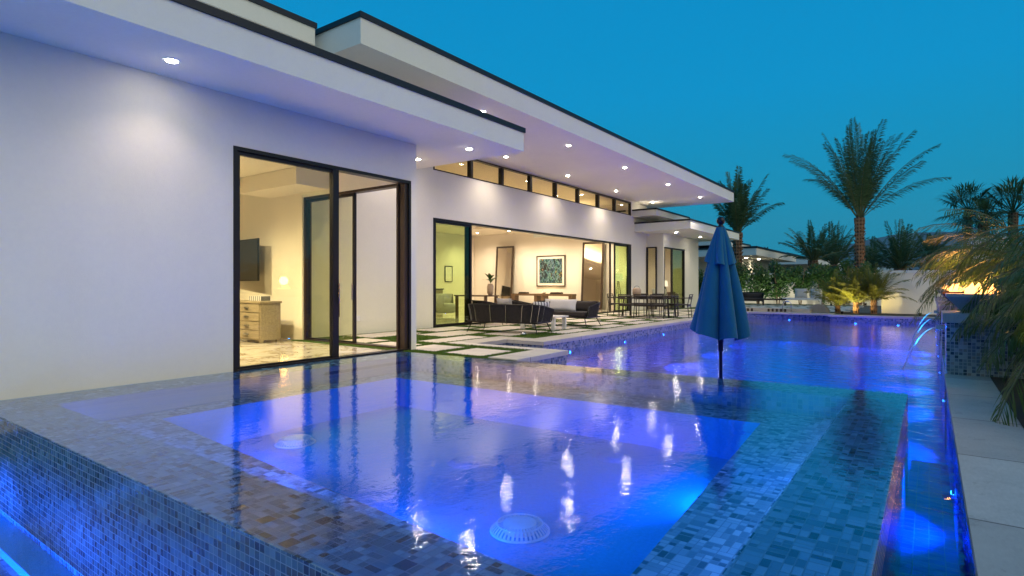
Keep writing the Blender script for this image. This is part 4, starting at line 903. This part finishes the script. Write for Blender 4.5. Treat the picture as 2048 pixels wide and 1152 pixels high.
bt = thing('outdoor_daybed', 'white framed outdoor bench seat with two cushions before the hedge', 'bench', (-5.7, 34.9, 0), R(12))
MB().box(-.95, .95, -.35, .35, .36, .42).build('seat', M['cush_w'], bt, False, .02)
for sx in (-1, 1):
    for sy in (-1, 1): MB().box(sx * .92 - .02, sx * .92 + .02, sy * .32 - .02, sy * .32 + .02, 0, .36).build('leg', M['white'], bt)
MB().box(-.95, .95, -.35, -.31, .31, .36).build('frame', M['white'], bt)
tag(MB().pillow((0, 0, 0), .62, .55, .2, R(-15), R(12)).build('throw_cushion', M['cush_s'], None, True, loc=(-5.75, 35.0, .68)), 'plain beige cushion on the left of the white bench by the hedge', 'cushion')
tag(MB().pillow((0, 0, 0), .58, .52, .2, R(-15), R(12)).build('throw_cushion', M['stripe'], None, True, loc=(-5.0, 35.1, .68)), 'striped cushion on the right of the white bench by the hedge', 'cushion')
lc = sofa_proto(1.15, .85, .72, 'dark armchair in the shade of the far hedge', 'dark seats by the hedge', 3); lc.location = (-8.1, 34.3, .0); lc.rotation_euler = (0, 0, R(10))
l2 = thing('low_bench', 'dark low bench beside the armchair at the far hedge', 'bench', (-6.95, 34.2, 0), R(10))
MB().box(-.6, .6, -.3, .3, .30, .38).build('seat', M['cush_d'], l2, False, .02)
for sx in (-1, 1):
    for sy in (-1, 1): MB().box(sx * .55 - .03, sx * .55 + .03, sy * .25 - .03, sy * .25 + .03, 0, .30).build('leg', M['black'], l2)

# ================================================================== neighbour houses
def villa(name, label, boxes, roofs, lights=()):
    t = thing(name, label, 'house', (boxes[0][0], boxes[0][2], 0)); ox, oy = boxes[0][0], boxes[0][2]
    for b in boxes: MB().box(b[0] - ox, b[1] - ox, b[2] - oy, b[3] - oy, b[4], b[5]).build('wall', M['stucco'], t)
    for b in roofs:
        r_ = MB().box(b[0] - ox, b[1] - ox, b[2] - oy, b[3] - oy, b[4], b[5]).build('roof', M['fascia'], t)
        MB().box(b[0] - ox - .05, b[1] - ox + .05, b[2] - oy - .05, b[3] - oy + .05, b[5], b[5] + .14).build('roof_edge', M['cap'], r_)
    for l in lights:
        MB().lathe([(.001, -.03), (.09, -.03), (.09, 0), (.001, 0)], 10).build('eave_lamp', M['lens_w'], t, loc=(l[0] - ox, l[1] - oy, l[2]))
        lamp('eave_glow', 'SPOT', (l[0] - ox, l[1] - oy, l[2] - .1), 130, WARM, t, .08, R(130), .5, (0, 0, -1))
    return t
villa('neighbour_house', 'white flat-roofed neighbour house with lit eave just past the far wing', [(-28, -12.6, 50, 60, 0, 3.4)], [(-30, -10.6, 46, 62, 3.4, 3.95), (-30, -14.4, 49, 60, 4.5, 5.0)], [(-12.2, 49.5, 3.37), (-11.9, 52.5, 3.37), (-13.5, 47.0, 3.37)])
villa('neighbour_house', 'pale white flat-roofed house beyond the hedge with a stepped upper roof', [(-27, -12.0, 71, 84, 0, 3.4), (-24, -14.0, 74, 82, 3.6, 4.2)], [(-28, -9.4, 67, 86, 3.35, 3.95), (-27, -13.2, 72, 84, 4.2, 4.75)])
villa('neighbour_house', 'low distant white house roof left of the tall palm trunk', [(-13, -6.5, 84, 92, 0, 2.9)], [(-14, -3.4, 82, 94, 2.9, 3.4)])

# ================================================================== vegetation
def frond(lm, rm, base, az, el, L, droop, lw, ll, npair, rnd, r0=.03, curl=0.55, sag=0.25):
    p = Vector(base); d = Vector((cos(az) * cos(el), sin(az) * cos(el), sin(el))); n = npair; st = L / n; pts = [tuple(p)]
    side0 = Vector((-sin(az), cos(az), 0)); tw = rnd.uniform(-.5, .5)
    for i in range(n):
        t = i / n
        d = (d + Vector((0, 0, -1)) * (droop / n) * (.35 + 1.5 * t)).normalized(); p = p + d * st; pts.append(tuple(p))
        if t < .13: continue
        side = (side0 * cos(tw * t) + d.cross(side0) * sin(tw * t)).normalized(); upv = side.cross(d)
        prof = min(1, (t - .08) * 4) * (1 - t) ** .35 + .12
        for sg in (-1, 1):
            l_ = ll * prof * rnd.uniform(.82, 1.12)
            dr = (side * sg * .75 + d * (curl + .5 * t) + upv * rnd.uniform(-.05, .35) + Vector((0, 0, -sag * rnd.random()))).normalized()
            q = p + dr * l_ * .55; tip = p + dr * l_ + Vector((0, 0, -sag * l_ * .5))
            wv = dr.cross(upv).normalized() * lw
            lm.quad(p - wv * .4, q - wv, tip, q + wv)
    k = max(1, n // 8); sub = pts[::k] + [pts[-1]]
    rm.tube(sub, [r0 * (1 - .85 * i / (len(sub) - 1)) for i in range(len(sub))], 4, False)
def palm(x, y, z0, zh, label, r=.25, nf=40, L=4.5, lw=.03, ll=.6, npair=40, seed=1, el=(10, 80), droop=1.2, mat='frond', group='date palms', name='date_palm', leaning=0.0, azr=None, sag=.25, trunk='trunk', elp=.8):
    rnd = random.Random(seed); t = thing(name, label, 'palm', (x, y, z0), 0, group); H = zh - z0
    tr = MB(); n = 24; pts = []; rs = []
    for i in range(n + 1):
        q = i / n; pts.append((leaning * q * q, 0, H * q)); rs.append(r * (1.0 + .25 * (1 - q) ** 4 + (.28 * max(0, q - .8) / .2)) * (1 + .09 * (i % 2)))
    tr.tube(pts, rs, 14); rad = r
    for i in range(int(H / .16)):   # leaf-base stubs wrapping the trunk
        z = i * .16 + .05
        for j in range(7):
            a = 2 * pi * (j + (i % 2) * .5) / 7; c0 = Vector((leaning * (z / H) ** 2 + cos(a) * r * .98, sin(a) * r * .98, z)); q_ = rnd.uniform(.15, .5); c0.z += rnd.uniform(-.05, .05); c1 = c0 + Vector((cos(a) * r * q_, sin(a) * r * q_, rnd.uniform(.06, .17))); tr.bar(c0, c1, r * rnd.uniform(.35, .6), r * .16, (cos(a), sin(a), .1))
    tr.build('trunk', M[trunk], t)
    lm, rm_ = MB(), MB()
    for k in range(nf):
        a = (2 * pi * k * .381966 + rnd.uniform(-.25, .25)) if azr is None else rnd.uniform(*azr); f_ = (k + .5) / nf
        e_ = R(el[0] + (el[1] - el[0]) * (f_ ** elp) + rnd.uniform(-6, 6))
        frond(lm, rm_, (leaning + cos(a) * r * .5, sin(a) * r * .5, H - .05 + .2 * f_ * r), a, e_, L * rnd.uniform(.70, 1.10), droop * rnd.uniform(.7, 1.25), lw, ll, npair, rnd, r * .11 + .008, sag=sag)
    c = lm.build('crown', M[mat], t); rm_.build('stalks', M['rachis'], t)
    return t
palm(-3.26, 38.42, 0, 5.0, 'tallest date palm, with an orange-lit trunk rising behind the hedge', .21, 44, 5.3, .024, .66, 74, 11, (43, 89), .85, elp=.62, sag=.4)
palm(-10.28, 39.5, 0, 4.6, 'date palm rising behind the far wing roof, beside the umbrella tip', .25, 32, 3.9, .032, .66, 56, 12, (46, 89), .8, elp=.6, sag=.45)
palm(-7.4, 50.3, 0, 3.05, 'small date palm left of the tall one, above the pale neighbour house', .28, 30, 3.1, .034, .55, 34, 13, (22, 85), .8)
palm(-6.7, 56.9, 0, 2.9, 'bushy date palm directly left of the orange-lit trunk', .3, 30, 3.5, .04, .6, 32, 14, (25, 88), .8)
palm(-4.83, 70.6, 0, 2.9, 'dim distant date palm just right of the orange-lit trunk', .3, 26, 3.2, .045, .6, 28, 15, (25, 88), .7)
palm(-2.0, 57.9, 0, 2.5, 'dense broad date palm above the white garden wall', .36, 40, 3.7, .04, .65, 34, 16, (12, 88), .8)
palm(0.1, 64.3, 0, 3.6, 'spreading date palm above the right part of the garden wall', .32, 30, 2.7, .045, .55, 28, 17, (5, 85), 1.1)
# fan palms
def fan_palm(x, y, zh, label, seed, R_=1.6, r=.2, nf=30):
    rnd = random.Random(seed); t = thing('fan_palm', label, 'palm', (x, y, 0), 0, 'fan palms at the right'); tr = MB()
    tr.tube([(0, 0, zh * i / 12) for i in range(13)], [r * (1 + .1 * (i % 2)) for i in range(13)], 12); tr.build('trunk', M['trunk'], t)
    lm = MB()
    for k in range(nf):
        a = 2 * pi * k * .382; e_ = R(rnd.uniform(-35, 85)); d = Vector((cos(a) * cos(e_), sin(a) * cos(e_), sin(e_))); b = Vector((0, 0, zh)) ; h = b + d * R_ * .55
        lm.bar(b, h, .04)
        s_ = d.orthogonal().normalized(); s_ = Vector((-sin(a), cos(a), 0))
        for j in range(17):
            q = (j / 16 - .5) * R(230); dd = (d * cos(q) + s_ * sin(q)).normalized(); l_ = R_ * .75 * (1 - .25 * abs(q) / 2) * rnd.uniform(.85, 1.1)
            tip = h + dd * l_ + Vector((0, 0, -.22 * l_)); m_ = h + dd * l_ * .6; wv = dd.cross(Vector((0, 0, 1))).normalized() * .045
            lm.quad(h, m_ - wv, tip, m_ + wv)
    lm.build('crown', M['frond'], t)
fan_palm(2.15, 51.0, 6.3, 'left fan palm of the pair above the fire bowls', 21, 1.9)
fan_palm(2.70, 46.5, 5.0, 'shorter thick-trunked fan palm directly in front of the left fan palm', 22, 1.5, .26)
fan_palm(4.45, 50.2, 5.9, 'fan palm nearest the right edge', 23, 2.2, .26)
fan_palm(6.6, 52, 4.2, 'low fan palm at the right edge behind the others', 24, 2.0, .22)
# leafy shrubs and trees
def leafy(mb, c, rx, ry, rz, n, s, rnd, clumps=14):
    cl = []
    for _ in range(clumps):
        while True:
            u = Vector((rnd.uniform(-1, 1), rnd.uniform(-1, 1), rnd.uniform(-1, 1)))
            if u.length < 1: break
        cl.append((Vector((c[0] + u.x * rx * .75, c[1] + u.y * ry * .75, c[2] + u.z * rz * .8)), rnd.uniform(.22, .42)))
    for k in range(n):
        cc, cr2 = cl[k % clumps]; u = Vector((rnd.gauss(0, 1), rnd.gauss(0, 1), rnd.gauss(0, 1))).normalized() * rnd.random() ** .4
        p = cc + Vector((u.x * rx * cr2 * 1.25, u.y * ry * cr2 * 1.25, u.z * rz * cr2 * 1.1))
        a = Vector((rnd.gauss(0, 1), rnd.gauss(0, 1), rnd.gauss(0, .8) + .3)).normalized(); b = a.orthogonal().normalized()
        L = s * rnd.uniform(.7, 1.3); mb.quad(p, p + a * L * .5 + b * L * .22, p + a * L, p + a * L * .5 - b * L * .22)
def shrub(name, x, y, h, rx, label, seed, group, n=1500, s=.13, mat='hedge', cat='shrub', z0=.15, clumps=16):
    rnd = random.Random(seed); t = thing(name, label, cat, (x, y, 0), 0, group); m = MB()
    for k in range(5):
        a = rnd.uniform(0, 6.3); m.tube([(.06 * cos(a), .06 * sin(a), 0), (rx * .25 * cos(a), rx * .25 * sin(a), h * .45), (rx * .5 * cos(a), rx * .5 * sin(a), h * .85)], [.03, .022, .01], 5)
    m.build('stem', M['stem'], t)
    c = MB(); leafy(c, (0, 0, z0 + (h - z0) / 2), rx, rx * .8, (h - z0) / 2, n, s, rnd, clumps); c.build('crown', M[mat], t)
HX = [(-10.4, 36.0, 2.3), (-9.35, 36.2, 2.5), (-8.3, 36.4, 2.35), (-7.25, 36.7, 2.65), (-6.1, 37.0, 2.3), (-5.0, 37.2, 2.45), (-3.95, 37.4, 2.6), (-2.9, 37.3, 2.3), (-11.6, 35.9, 2.3)]
HL = ['behind the umbrella, second from the house', 'between the umbrella and the dark armchair', 'directly behind the dark armchair', 'above the dark low bench', 'left of the beige cushion', 'directly behind the white bench', 'right of the white bench', 'behind the golden palm', 'hidden beside the far wing, nearest the house']
for k, (x, y, h) in enumerate(HX): shrub('hedge_shrub', x, y, h, .78, 'tall leafy green hedge shrub ' + HL[k], 40 + k, 'row of hedge shrubs at the far end', 2100, .17)
shrub('background_tree', -18.5, 88, 6.6, 2.2, 'dark rounded tree above the pale neighbour roofs', 60, 'trees beyond the houses', 1500, .6, 'tree', 'tree', 2)
shrub('background_tree', -13.8, 92, 5.4, 2.4, 'smaller dark tree right of the rounded one above the roofs', 61, 'trees beyond the houses', 1100, .55, 'tree', 'tree', 1.5)
shrub('background_tree', -7.5, 95, 4.6, 4.0, 'wide dark tree behind the bushy date palms', 62, 'trees beyond the houses', 1500, .6, 'tree', 'tree', 1.0)
shrub('background_tree', 2.0, 80, 4.0, 4.0, 'dark low tree behind the right part of the garden wall', 63, 'trees beyond the houses', 1500, .6, 'tree', 'tree', .5)
shrub('background_tree', -1.5, 98, 3.4, 5.5, 'long dark tree line behind the dense broad palm', 64, 'trees beyond the houses', 1500, .6, 'tree', 'tree', .5)
# golden pygmy palms before the wall
GB = [(-3.05, 26.9, .30, 'golden pygmy palm left of the clump by the garden wall', 31), (-2.35, 26.3, .45, 'bright golden pygmy palm in the middle by the garden wall', 32), (-1.75, 26.2, .55, 'greener pygmy palm touching the garden wall corner', 33)]
for x, y, zh, lab, sd_ in GB: palm(x, y, 0, zh, lab, .09, 36, 1.32, .012, .30, 38, sd_, (28, 86), .9, 'frond_y', 'pygmy palms by the garden wall', 'pygmy_palm', sag=.2)
gs = thing('garden_spotlight', 'small landscape uplight under the golden palms', 'garden light', (-2.75, 25.5, .012))
MB().lathe([(.04, 0), (.05, .08), (.06, .10), (.04, .10)], 14).build('housing', M['black'], gs, True)
lamp('uplight', 'SPOT', (0, 0, .14), 170, (1, .76, .26), gs, .04, R(130), .5, (.25, .55, .8))
gs = thing('garden_spotlight', 'landscape uplight at the foot of the tallest palm', 'garden light', (-2.9, 37.6, .0))
MB().lathe([(.05, 0), (.06, .1), (.08, .12), (.04, .12)], 14).build('housing', M['black'], gs, True)
lamp('uplight', 'SPOT', (0, 0, .2), 260, (1, .45, .16), gs, .04, R(50), .5, (-.1, .18, 1))
gs = thing('garden_spotlight', 'uplight on the garden wall below the palms', 'garden light', (-.3, 25.6, .012))
MB().lathe([(.04, 0), (.05, .08), (.06, .10), (.04, .10)], 14).build('housing', M['black'], gs, True)
lamp('uplight', 'SPOT', (0, 0, .14), 14, (1, .82, .66), gs, .04, R(150), .5, (-.1, .8, .5))
# foreground palms on the right
palm(1.72, 6.7, 0, 1.30, 'nearest pygmy palm leaning over the stone coping from the right', .10, 56, 1.80, .0085, .42, 56, 71, (-35, 42), 1.8, 'frond_f', 'pygmy palms behind the fire bowls', 'pygmy_palm', sag=.55, trunk='stem')
palm(1.72, 8.9, 0, 1.35, 'pygmy palm hanging over the nearest tiled pier', .10, 56, 1.6, .010, .38, 52, 72, (-30, 38), 1.6, 'frond_f', 'pygmy palms behind the fire bowls', 'pygmy_palm', sag=.45, trunk='stem')
palm(1.45, 12.0, 0, 1.45, 'orange-lit pygmy palm behind the second fire bowl', .10, 44, 1.9, .008, .40, 48, 73, (-15, 45), 1.4, 'frond_f', 'pygmy palms behind the fire bowls', 'pygmy_palm', sag=.35, trunk='stem')
palm(1.5, 15.8, 0, 1.5, 'orange-lit pygmy palm behind the third fire bowl', .10, 40, 1.9, .010, .40, 44, 74, (-10, 50), 1.4, 'frond_f', 'pygmy palms behind the fire bowls', 'pygmy_palm', sag=.35, trunk='stem')
palm(2.3, 10.6, 0, 1.45, 'dense pygmy palm at the right edge behind the fire bowls', .11, 44, 2.0, .008, .42, 54, 75, (-25, 45), 1.4, 'frond_f', 'pygmy palms behind the fire bowls', 'pygmy_palm', sag=.35, trunk='stem')
palm(1.3, 19.6, 0, 1.5, 'pygmy palm farthest along the fire bowl wall', .10, 36, 1.7, .012, .38, 36, 76, (-5, 50), 1.4, 'frond_f', 'pygmy palms behind the fire bowls', 'pygmy_palm', sag=.35, trunk='stem')
palm(1.42, 8.0, 0, .75, 'small low pygmy palm at the foot of the nearest tiled pier', .08, 46, 1.15, .009, .34, 44, 77, (-10, 75), 1.5, 'frond_f', 'pygmy palms behind the fire bowls', 'pygmy_palm', sag=.45, trunk='stem')
gs = thing('garden_spotlight', 'warm landscape light in the bed beside the near palm', 'garden light', (1.2, 8.2, .012))
MB().lathe([(.04, 0), (.05, .08), (.06, .10), (.04, .10)], 14).build('housing', M['black'], gs, True)
lamp('uplight', 'SPOT', (0, 0, .14), 130, (1, .80, .34), gs, .04, R(140), .5, (.25, -.1, .9))

for k, x in enumerate((-9.0, -6.6, -4.3)):
    gs = thing('garden_spotlight', 'small uplight at the foot of the hedge, ' + ['left of the white bench', 'behind the white bench', 'right of the white bench'][k], 'garden light', (x, 35.2, .0))
    MB().lathe([(.04, 0), (.05, .08), (.06, .10), (.04, .10)], 14).build('housing', M['black'], gs, True)
    lamp('uplight', 'SPOT', (0, 0, .14), 120, (1, .9, .7), gs, .04, R(140), .5, (0, .7, .7))

hz = MB().box(-9000, 9000, -9000, 9000, -4, 900); hzo = NT('haze_air'); pv = hzo.n('ShaderNodeVolumePrincipled'); pv.inputs['Color'].default_value = (0.35, 0.8, 1.0, 1); pv.inputs['Density'].default_value = 0.00005
hzo.t.links.new(pv.outputs[0], hzo.out.inputs['Volume']); struct('haze', hz, hzo.m, kind='stuff')
tag(bpy.data.objects['haze'], 'thin blue dusk haze over the distant hills', 'haze')
